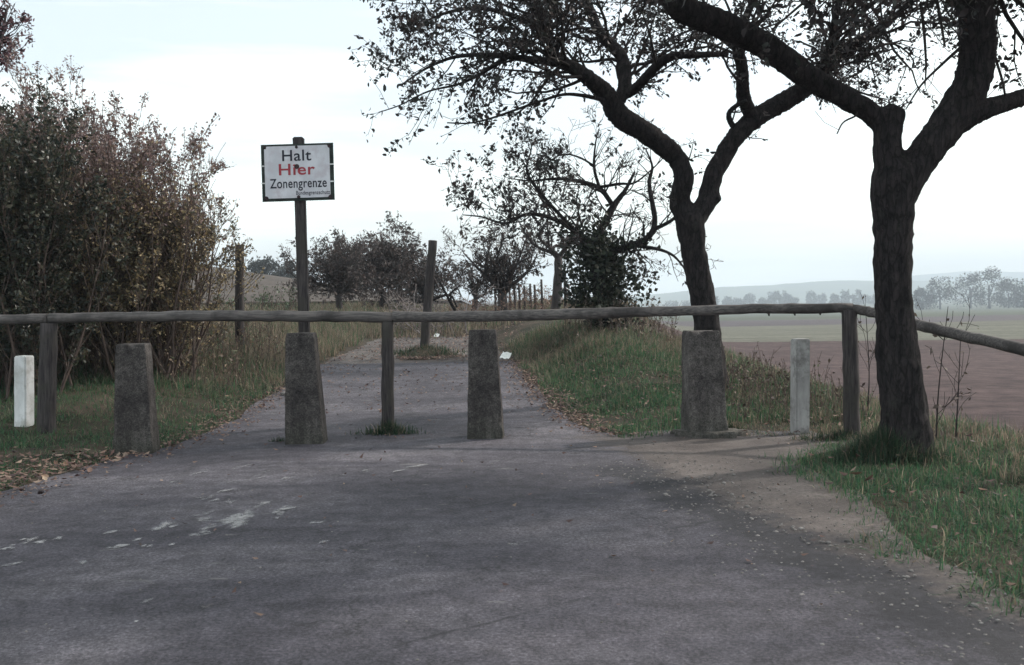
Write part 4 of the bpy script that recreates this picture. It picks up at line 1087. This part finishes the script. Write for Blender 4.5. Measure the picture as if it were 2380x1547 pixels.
def lettering(body, cx, base, width, cap, mat, name='lettering', bold=.0):
    cu = bpy.data.curves.new('t', 'FONT'); cu.body = body; cu.align_x = 'LEFT'; cu.size = 1; cu.offset = bold; cu.extrude = .0; cu.space_character = 1.06
    o = bpy.data.objects.new('t', cu); col.objects.link(o)
    me = bpy.data.meshes.new_from_object(o.evaluated_get(bpy.context.evaluated_depsgraph_get()))
    bpy.data.objects.remove(o)
    co = np.array([v.co for v in me.vertices]); x0, x1 = co[:, 0].min(), co[:, 0].max()
    capu = .69
    for v in me.vertices:
        a = (v.co.x - x0) / (x1 - x0) * width + cx - width / 2; b_ = base + v.co.y / capu * cap
        v.co = Vector(pc + right * a + up * b_ + outv * .0045)
    me.name = name
    return link(name, me, mat, panel)
lettering('Halt', -.006, .132, .33, .122, M['signblack'], bold=.012)
lettering('Hier', -.008, -.026, .41, .124, M['signred'], bold=.016)
lettering('Zonengrenze', .004, -.172, .645, .104, M['signblack'], bold=.014)
lettering('Bundesgrenzschutz', .168, -.254, .385, .044, M['signblack'], bold=.012)
def disc(name, x, y, r, mat, th=.008):
    g = Geo(); p0 = pc + right * x + up * y + outv * .003; tube(g, np.array([p0, p0 + outv * th * .6, p0 + outv * th]), np.array([r, r, r * .7]), 12, True)
    return link(name, smooth_mesh(g.mesh(name)), mat, panel)
disc('bolt', -.008, .066, .028, M['rust']); disc('bolt', -.006, hy - .038, .017, M['rust']); disc('bolt', .004, -hy + .044, .02, M['rust'])
for sx_, sy_, r in ((-1, 1, .016), (1, 1, .02), (-1, -1, .026), (1, -1, .024)):
    disc('rust_spot', sx_ * (hx - .045), sy_ * (hy - .036), r, M['rust'], .003)

# ------------------------------------------------------------------ other posts
lp0 = pix(985, 838, 20.2)
p_lean = empty('old_post', (lp0.x, lp0.y, Tz(lp0.x, lp0.y)), 'leaning round timber post on a grassy mound in the road', 'post')
fpost((1006, 560), (982, 838), 20.2, .085, M['postwood'], p_lean, 'shaft', -.1)
lp1 = pix(556, 805, 18.8)
p_up = empty('old_post', (lp1.x, lp1.y, Tz(lp1.x, lp1.y)), 'upright round timber post beside the tall brown shrubs', 'post')
fpost((557, 570), (556, 805), 18.8, .08, M['postwood'], p_up, 'shaft')

def marker(px, top, D, base_py, w, label, mat, lean=0, peaked=True):
    b_ = pix(px, base_py, D); z = Tz(b_.x, b_.y); t = pix(px + lean, top, D)
    h = t.z - z
    bm = bmesh.new(); bmesh.ops.create_cube(bm, size=1)
    for v in bm.verts: v.co = Vector((v.co.x * w, v.co.y * w, (v.co.z + .5) * (h + .15) - .15))
    bmesh.ops.bevel(bm, geom=[e_ for e_ in bm.edges], offset=.012, segments=2, affect='EDGES')
    bmesh.ops.subdivide_edges(bm, edges=[e_ for e_ in bm.edges if e_.calc_length() > .4], cuts=10)
    for v in bm.verts:
        if v.co.z > h - .02 and peaked: v.co.z += .02 * (1 - abs(v.co.x) / (w * .5))
        v.co.x += (t.x - b_.x) * v.co.z / h
        v.co += Vector((mnoise.noise(v.co * 8), mnoise.noise(v.co * 8 + Vector((5, 0, 0))), 0)) * .003
    bmesh.ops.rotate(bm, verts=bm.verts, cent=(0, 0, 0), matrix=Matrix.Rotation(math.radians(-14 if px < 1000 else 12), 3, 'Z'))
    me = bpy.data.meshes.new('marker_post'); bm.to_mesh(me); bm.free()
    o = bpy.data.objects.new('marker_post', me); me.materials.append(mat); col.objects.link(o); o.location = (b_.x, b_.y, z)
    tag(o, label, 'marker post')
marker(57, 828, 12.0, 1003, .155, 'bright white square marker post in dark grass by the left fence post', M['white'])
marker(1859, 788, 11.4, 1012, .155, 'faded pale square post standing alone at the field edge', M['pale'], 1, False)

# ------------------------------------------------------------------ tufts on the road
def raise_obj(o, dz):
    o.location.z += dz
p = pix(905, 1018, 11.75); raise_obj(tuft('grass_tuft', 'grass tuft round the foot of the middle fence post', p.x, p.y, .34, 900, .17, .15, rx=1.3), .02)
p = pix(650, 1028, 11.3); raise_obj(tuft('grass_tuft', 'small flat grass tuft by the pillar in front of the sign', p.x, p.y, .13, 160, .07, .1, rx=1.4), .02)
p = pix(1700, 1010, 11.5); tuft('grass_tuft', 'dark grass tuft right behind the pillar with the rough footing', p.x, p.y, .22, 420, .14, .2, rx=1.3)
p = pix(2085, 1062, 9.25); tuft('grass_tuft', 'long dark grass skirt round the stout tree trunk', p.x, p.y + .25, .62, 5200, .30, .06, w=.009, lean=.7, rx=.95)
p = pix(1950, 1022, 10.8); tuft('grass_tuft', 'dark grass tuft at the foot of the fence corner post', p.x, p.y, .42, 1200, .14, .25, rx=1.5)
# mound
mp_ = pix(990, 842, 19.9)
g = Geo(); R_ = 8; A_ = 28
V = []; 
for r in range(R_ + 1):
    for a in range(A_):
        t = r / R_; an = 2 * math.pi * a / A_; rad = t * (1 + .12 * math.sin(an * 3 + 1))
        x = mp_.x + math.cos(an) * rad * .72; y = mp_.y + .1 + math.sin(an) * rad * .55
        V.append((x, y, Tz(x, y) - .02 + .2 * (1 - t * t) ** 1.3))
Q = [(r * A_ + a, (r + 1) * A_ + a, (r + 1) * A_ + (a + 1) % A_, r * A_ + (a + 1) % A_) for r in range(R_) for a in range(A_)]
g.add(np.array(V), np.array(Q)); o = link('earth_mound', smooth_mesh(g.mesh('earth_mound')), M['soil'])
tag(o, 'small earth mound with leaves round the foot of the leaning post', 'mound')
raise_obj(tuft('grass_tuft', 'green grass growing on the mound round the leaning post', mp_.x, mp_.y + .1, .75, 1500, .2, .3, w=.012, rx=1.2), .08)

# ------------------------------------------------------------------ fallen leaves, stones, paper
LIT = np.array([(.115, .065, .055), (.145, .088, .07), (.085, .05, .047), (.185, .12, .092), (.065, .042, .04), (.22, .16, .125)])
def flat_leaves(g, X, Y, size, dz=.03, pal=LIT):
    n = len(X); Z = T(X, Y) + dz + rng.uniform(0, .015, n)
    a = rng.uniform(0, 6.283, n); L = size * rng.uniform(.6, 1.4, n); W = L * rng.uniform(.35, .6, n)
    d = np.stack([np.cos(a), np.sin(a), rng.normal(0, .25, n)], -1); s = np.stack([-np.sin(a), np.cos(a), rng.normal(0, .3, n)], -1)
    P = np.stack([X, Y, Z], -1); curl = rng.uniform(0, .35, n) * L
    up_ = np.array([0, 0, 1.])
    L_, W_ = L[:, None], W[:, None]
    V = np.stack([P - d * L_ * .5 + up_ * curl[:, None] * .6, P - d * L_ * .1 - s * W_ * .5, P + d * L_ * .5 + up_ * curl[:, None], P - d * L_ * .1 + s * W_ * .5], 1).reshape(-1, 3)
    i = np.arange(n)[:, None] * 4
    g.add(V, None, np.concatenate([i + [0, 1, 2], i + [0, 2, 3]]), np.repeat(pal[rng.integers(0, len(pal), n)] * rng.uniform(.7, 1.25, (n, 1)), 4, 0))
g = Geo()
y = rng.uniform(7.4, 18.5, 1700); flat_leaves(g, roadL(y) + rng.normal(-.12, .24, len(y)), y, .045)
y = rng.uniform(11.2, 19, 2200); flat_leaves(g, roadR(y) + rng.normal(.12, .17, len(y)), y, .044)
y = rng.uniform(7.4, 10.5, 500); flat_leaves(g, roadL(y) + rng.normal(-.35, .35, len(y)), y, .065, .06)
y = rng.uniform(19.5, 27, 1600); flat_leaves(g, rng.uniform(-3.4, .3, len(y)) * np.interp(y, [19, 27], [1, .8]) + .0, y, .06, .03)
flat_leaves(g, mp_.x + rng.normal(0, .42, 300), mp_.y - .42 + rng.normal(0, .12, 300), .06, .05)
y = rng.uniform(5, 24, 420); flat_leaves(g, rng.uniform(-3.6, 2.2, len(y)), y, .04)
y = rng.uniform(13.5, 20, 900); flat_leaves(g, roadL(y) + (roadR(y) - roadL(y)) * rng.beta(.5, .5, len(y)), y, .05)
y = rng.uniform(4.5, 11, 110); flat_leaves(g, rng.uniform(2.3, 4.6, len(y)), y, .06, .08)
y = rng.uniform(11.5, 17, 500); flat_leaves(g, rng.uniform(.9, 4.2, len(y)), y, .05, .09)
o = link('fallen_leaves', g.mesh('fallen_leaves'), M['litter']); tag(o, 'brown fallen leaves drifted along both road edges', 'leaves', kind='stuff')
# pale irregular patches laid on the asphalt, fading out at the rim (centre x, centre y, length, height seen from the verge, paleness)
def on_road(px, py):
    d = Rm @ Vector(((px - 1190) / FPX, -(py - 773.5) / FPX, -1.0)); t = (.027 - CAM.z) / d.z; return CAM + d * t
PALE_PATCHES = [(562, 1210, 86, 26, .9), (383, 1223, 80, 17, .8), (275, 1271, 53, 11, .9), (70, 1258, 55, 10, .8), (20, 1275, 40, 8, .8), (252, 1238, 45, 5, .6), (146, 1250, 26, 5, .7), (338, 1269, 23, 6, .9), (393, 1269, 20, 5, .9), (320, 1256, 18, 5, .8),
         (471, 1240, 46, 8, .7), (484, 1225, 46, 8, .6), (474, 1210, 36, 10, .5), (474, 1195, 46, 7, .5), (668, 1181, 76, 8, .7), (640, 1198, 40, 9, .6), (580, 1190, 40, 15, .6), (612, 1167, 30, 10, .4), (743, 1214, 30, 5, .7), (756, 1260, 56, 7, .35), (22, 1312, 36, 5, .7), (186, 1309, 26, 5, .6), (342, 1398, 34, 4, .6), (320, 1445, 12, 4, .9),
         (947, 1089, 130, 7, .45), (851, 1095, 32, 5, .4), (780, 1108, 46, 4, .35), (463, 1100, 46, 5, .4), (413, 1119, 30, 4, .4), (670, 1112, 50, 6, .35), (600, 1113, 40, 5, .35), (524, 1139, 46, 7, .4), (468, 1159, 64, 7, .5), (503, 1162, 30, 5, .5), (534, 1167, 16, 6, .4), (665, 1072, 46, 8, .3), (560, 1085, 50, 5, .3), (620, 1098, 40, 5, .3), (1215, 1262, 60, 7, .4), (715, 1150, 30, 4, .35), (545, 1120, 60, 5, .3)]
g = Geo(); patch_vals = []
for px, py, w_, h_, br in PALE_PATCHES:
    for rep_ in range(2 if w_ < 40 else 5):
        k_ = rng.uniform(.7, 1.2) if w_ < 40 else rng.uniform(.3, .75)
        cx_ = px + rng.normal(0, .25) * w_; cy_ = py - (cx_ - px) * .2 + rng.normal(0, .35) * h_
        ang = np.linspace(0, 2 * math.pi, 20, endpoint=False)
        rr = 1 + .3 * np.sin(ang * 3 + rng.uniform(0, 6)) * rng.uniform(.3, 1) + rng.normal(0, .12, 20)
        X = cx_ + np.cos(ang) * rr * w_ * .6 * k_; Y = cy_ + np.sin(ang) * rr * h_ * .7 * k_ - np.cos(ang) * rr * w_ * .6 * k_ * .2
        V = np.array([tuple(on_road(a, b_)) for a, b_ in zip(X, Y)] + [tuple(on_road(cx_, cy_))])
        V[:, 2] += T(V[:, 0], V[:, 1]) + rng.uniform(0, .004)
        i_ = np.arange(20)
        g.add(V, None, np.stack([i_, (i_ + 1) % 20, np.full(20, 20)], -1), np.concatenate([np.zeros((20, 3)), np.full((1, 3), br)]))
m, nt, b = mat_base('pale_patch_mat'); a_ = nd(nt, 'ShaderNodeAttribute', attribute_name='tint')
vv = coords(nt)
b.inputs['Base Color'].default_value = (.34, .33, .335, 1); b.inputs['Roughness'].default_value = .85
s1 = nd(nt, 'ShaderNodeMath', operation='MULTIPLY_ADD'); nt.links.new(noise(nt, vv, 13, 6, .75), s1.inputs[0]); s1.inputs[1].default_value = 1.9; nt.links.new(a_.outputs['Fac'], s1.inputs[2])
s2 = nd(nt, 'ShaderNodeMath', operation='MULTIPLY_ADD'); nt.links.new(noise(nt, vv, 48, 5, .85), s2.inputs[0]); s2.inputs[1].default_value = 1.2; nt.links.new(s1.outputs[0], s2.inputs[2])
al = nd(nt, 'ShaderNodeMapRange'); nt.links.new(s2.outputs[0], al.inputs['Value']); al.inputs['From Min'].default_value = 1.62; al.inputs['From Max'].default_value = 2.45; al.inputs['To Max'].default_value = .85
at0 = nd(nt, 'ShaderNodeMapRange'); nt.links.new(a_.outputs['Fac'], at0.inputs['Value']); at0.inputs['From Max'].default_value = .3      # fully see-through at the very rim
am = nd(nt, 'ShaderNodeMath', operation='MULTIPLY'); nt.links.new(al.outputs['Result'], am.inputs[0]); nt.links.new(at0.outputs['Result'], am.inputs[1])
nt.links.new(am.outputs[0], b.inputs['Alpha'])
o = link('pale_patches', g.mesh('pale_patches'), m); tag(o, 'pale irregular patches scattered over the asphalt before the barrier', 'paint marks', kind='stuff')
# larger single leaves
gl = Geo(); n = 9; 
bm = bmesh.new(); out_ = [(0, -.5), (.16, -.32), (.27, -.08), (.24, .18), (.1, .38), (0, .5), (-.1, .38), (-.24, .18), (-.27, -.08), (-.16, -.32)]
c0 = bm.verts.new((0, -.05, -.06)); vs_ = [bm.verts.new((a, b_, .14 * abs(b_) + .1 * abs(a))) for a, b_ in out_]
for i in range(len(vs_)): bm.faces.new((c0, vs_[i], vs_[(i + 1) % len(vs_)]))
lm = []
for i, c_ in enumerate([(.22, .125, .09), (.30, .20, .14), (.36, .27, .20), (.16, .10, .08)]):
    me = bpy.data.meshes.new('fallen_leaf'); bm.to_mesh(me)
    me.materials.append(simple_mat('dead_leaf_%d' % i, tuple(q * .8 for q in c_), c_, 30, bstr=0)); lm.append(me)
bm.free()
def one_leaf(x, y, s, label, group, i, dz):
    o = bpy.data.objects.new('fallen_leaf', lm[i % 4]); col.objects.link(o)
    o.location = (x, y, Tz(x, y) + dz); o.scale = (s, s, s); o.rotation_euler = (rng.normal(0, .3), rng.normal(0, .3), rng.uniform(0, 6.28))
    tag(o, label, 'leaf', group)
for i in range(46):
    y = rng.uniform(7.6, 11); one_leaf(float(roadL(y)) + rng.normal(-.1, .25), y, rng.uniform(.05, .095), 'curled brown leaf on the road edge beside the shrub verge', 'large leaves along the shrub side edge', i, .04)
for i in range(40):
    y = rng.uniform(11.2, 16); one_leaf(float(roadR(y)) + rng.normal(.05, .16), y, rng.uniform(.045, .085), 'curled brown leaf along the edge of the green bank', 'large leaves along the bank edge', i, .04)
for i in range(9):
    y = rng.uniform(4.8, 9); one_leaf(rng.uniform(2.5, 3.6), y, rng.uniform(.07, .11), 'dead leaf lying in the grass by the stout tree', 'leaves in the grass', i, .11)

# stones
def stone_mesh(seed):
    bm = bmesh.new(); bmesh.ops.create_icosphere(bm, subdivisions=1, radius=.5)
    for v in bm.verts: v.co *= 1 + .35 * mnoise.noise(v.co * 2 + Vector((seed * 5, 0, 0))); v.co.z *= .6
    me = bpy.data.meshes.new('stone'); bm.to_mesh(me); bm.free(); me.materials.append(M['stone']); return me
sm_ = [stone_mesh(i) for i in range(4)]
V0 = [np.array([v.co for v in m_.vertices]) for m_ in sm_]; F0 = np.array([list(p_.vertices) for p_ in sm_[0].polygons])
g = Geo()
def pebbles(X, Y, s0, s1, dz):
    for x, y in zip(X, Y):
        s = rng.uniform(s0, s1); a = rng.uniform(0, 6.28); c_, s_ = math.cos(a), math.sin(a)
        v = V0[rng.integers(4)] * s @ np.array([[c_, s_, 0], [-s_, c_, 0], [0, 0, 1]])
        g.add(v + [x, y, Tz(x, y) + dz + s * .1], None, F0)
y = rng.uniform(3.8, 9.6, 1100); pebbles(roadR(y) + rng.normal(-.02, .38, len(y)), y, .004, .022, .02)
y = rng.uniform(4, 11.3, 420); pebbles(roadR(y) + rng.beta(.8, 1.4, len(y)) * (grassR(y) - roadR(y)), y, .004, .02, .013)
y = rng.uniform(4, 9, 60); pebbles(roadR(y) + rng.normal(.1, .3, len(y)), y, .02, .045, .012)
y = rng.uniform(4, 19, 350); pebbles(rng.uniform(-3.8, 1.5, len(y)), y, .005, .018, .022)
o = link('gravel_stones', g.mesh('gravel_stones'), M['stone']); tag(o, 'loose small stones along the crumbling asphalt edge', 'gravel', kind='stuff')
for x, y, s, lab in ((*pix(662, 955, 15.3)[:2], .13, 'fist sized stone beside the pillar in front of the sign'), (*pix(1548, 1177, 7.9)[:2], .045, 'pale chip of stone lying alone on the open asphalt'), (*pix(1395, 893, 17.0)[:2], .07, 'pale stone on the asphalt past the middle fence post')):
    o = bpy.data.objects.new('stone', sm_[int(s * 100) % 4]); col.objects.link(o); o.location = (x, y, Tz(x, y) + .02 + s * .15); o.scale = (s, s, s); tag(o, lab, 'stone')

def crumple(name, px, py, D, s, label):
    p = pix(px, py, D); z = Tz(p.x, p.y) + .02
    bm = bmesh.new(); bmesh.ops.create_grid(bm, x_segments=7, y_segments=7, size=.5)
    for v in bm.verts:
        q = v.co * 3.3
        v.co.z = .22 * mnoise.noise(q) + .18 * abs(v.co.x) + .3 * max(0, v.co.y)
        v.co = v.co * s
    lo = min(v.co.z for v in bm.verts)
    for v in bm.verts: v.co.z -= lo
    me = bpy.data.meshes.new(name); bm.to_mesh(me); bm.free(); me.materials.append(M['paper'])
    o = bpy.data.objects.new(name, me); col.objects.link(o); o.location = (p.x, p.y, z + .05); o.rotation_euler = (.5, .1, -.4); tag(o, label, 'paper')
crumple('paper_scrap', 1176, 838, 19.2, .17, 'crumpled white paper by the road edge near the open road pillar')
crumple('paper_scrap', 1015, 768, 24.8, .11, 'small white paper scrap on the leafy track behind the leaning post')

# far fence posts and wire
pp = []
for i, (px, top) in enumerate(((1150, 672), (1168, 670), (1184, 668), (1195, 664), (1206, 662), (1218, 664), (1232, 660), (1242, 662), (1258, 650), (1312, 640))):
    D = 33 - i * .5 if px < 1300 else 24.0
    a = pix(px, top, D); z = Tz(a.x, a.y)
    g = Geo(); P = np.array([(a.x, a.y, z - .1), (a.x + .01, a.y, (z + a.z) / 2), (a.x, a.y, max(a.z, z + .5))]); tube(g, P, np.array([.036, .034, .03]), 7, True, .05)
    o = link('fence_post', g.mesh('fence_post'), M['postwood'])
    tag(o, 'thin weathered fence post on the far bramble bank' if px < 1300 else 'slanting dark stake between thin tree and ivy clad tree', 'fence post', 'far fence posts' if px < 1300 else None)
    pp.append((a.x, a.y, max(a.z, z + .5)))
g = Geo()
for dz in (.06, .3):
    for a, b_ in zip(pp[3:8], pp[4:9]):
        tube(g, np.array([np.array(a) - [0, 0, dz], (np.array(a) + np.array(b_)) / 2 - [0, 0, dz + .02], np.array(b_) - [0, 0, dz]]), np.array([.005] * 3), 3, False)
o = link('fence_wire', g.mesh('fence_wire'), M['wire']); tag(o, 'slack wire strung between the far fence posts', 'wire')

# ------------------------------------------------------------------ haze
bm = bmesh.new(); bmesh.ops.create_cube(bm, size=1)
for v in bm.verts: v.co = Vector((v.co.x * 8600, v.co.y * 8600 , -34 + (v.co.z + .5) * 150))
me = bpy.data.meshes.new('haze'); bm.to_mesh(me); bm.free()
hm = bpy.data.materials.new('haze'); hm.use_nodes = True
for n in list(hm.node_tree.nodes): hm.node_tree.nodes.remove(n)
ho = hm.node_tree.nodes.new('ShaderNodeOutputMaterial'); hv = hm.node_tree.nodes.new('ShaderNodeVolumePrincipled')
hv.inputs['Color'].default_value = (.80, .89, 1.0, 1)
hv.inputs['Density'].default_value = .00045
hv.inputs['Anisotropy'].default_value = .0
hm.node_tree.links.new(hv.outputs[0], ho.inputs['Volume'])
me.materials.append(hm)
o = bpy.data.objects.new('haze', me); col.objects.link(o); tag(o, 'pale blue autumn haze filling the air', kind='stuff')
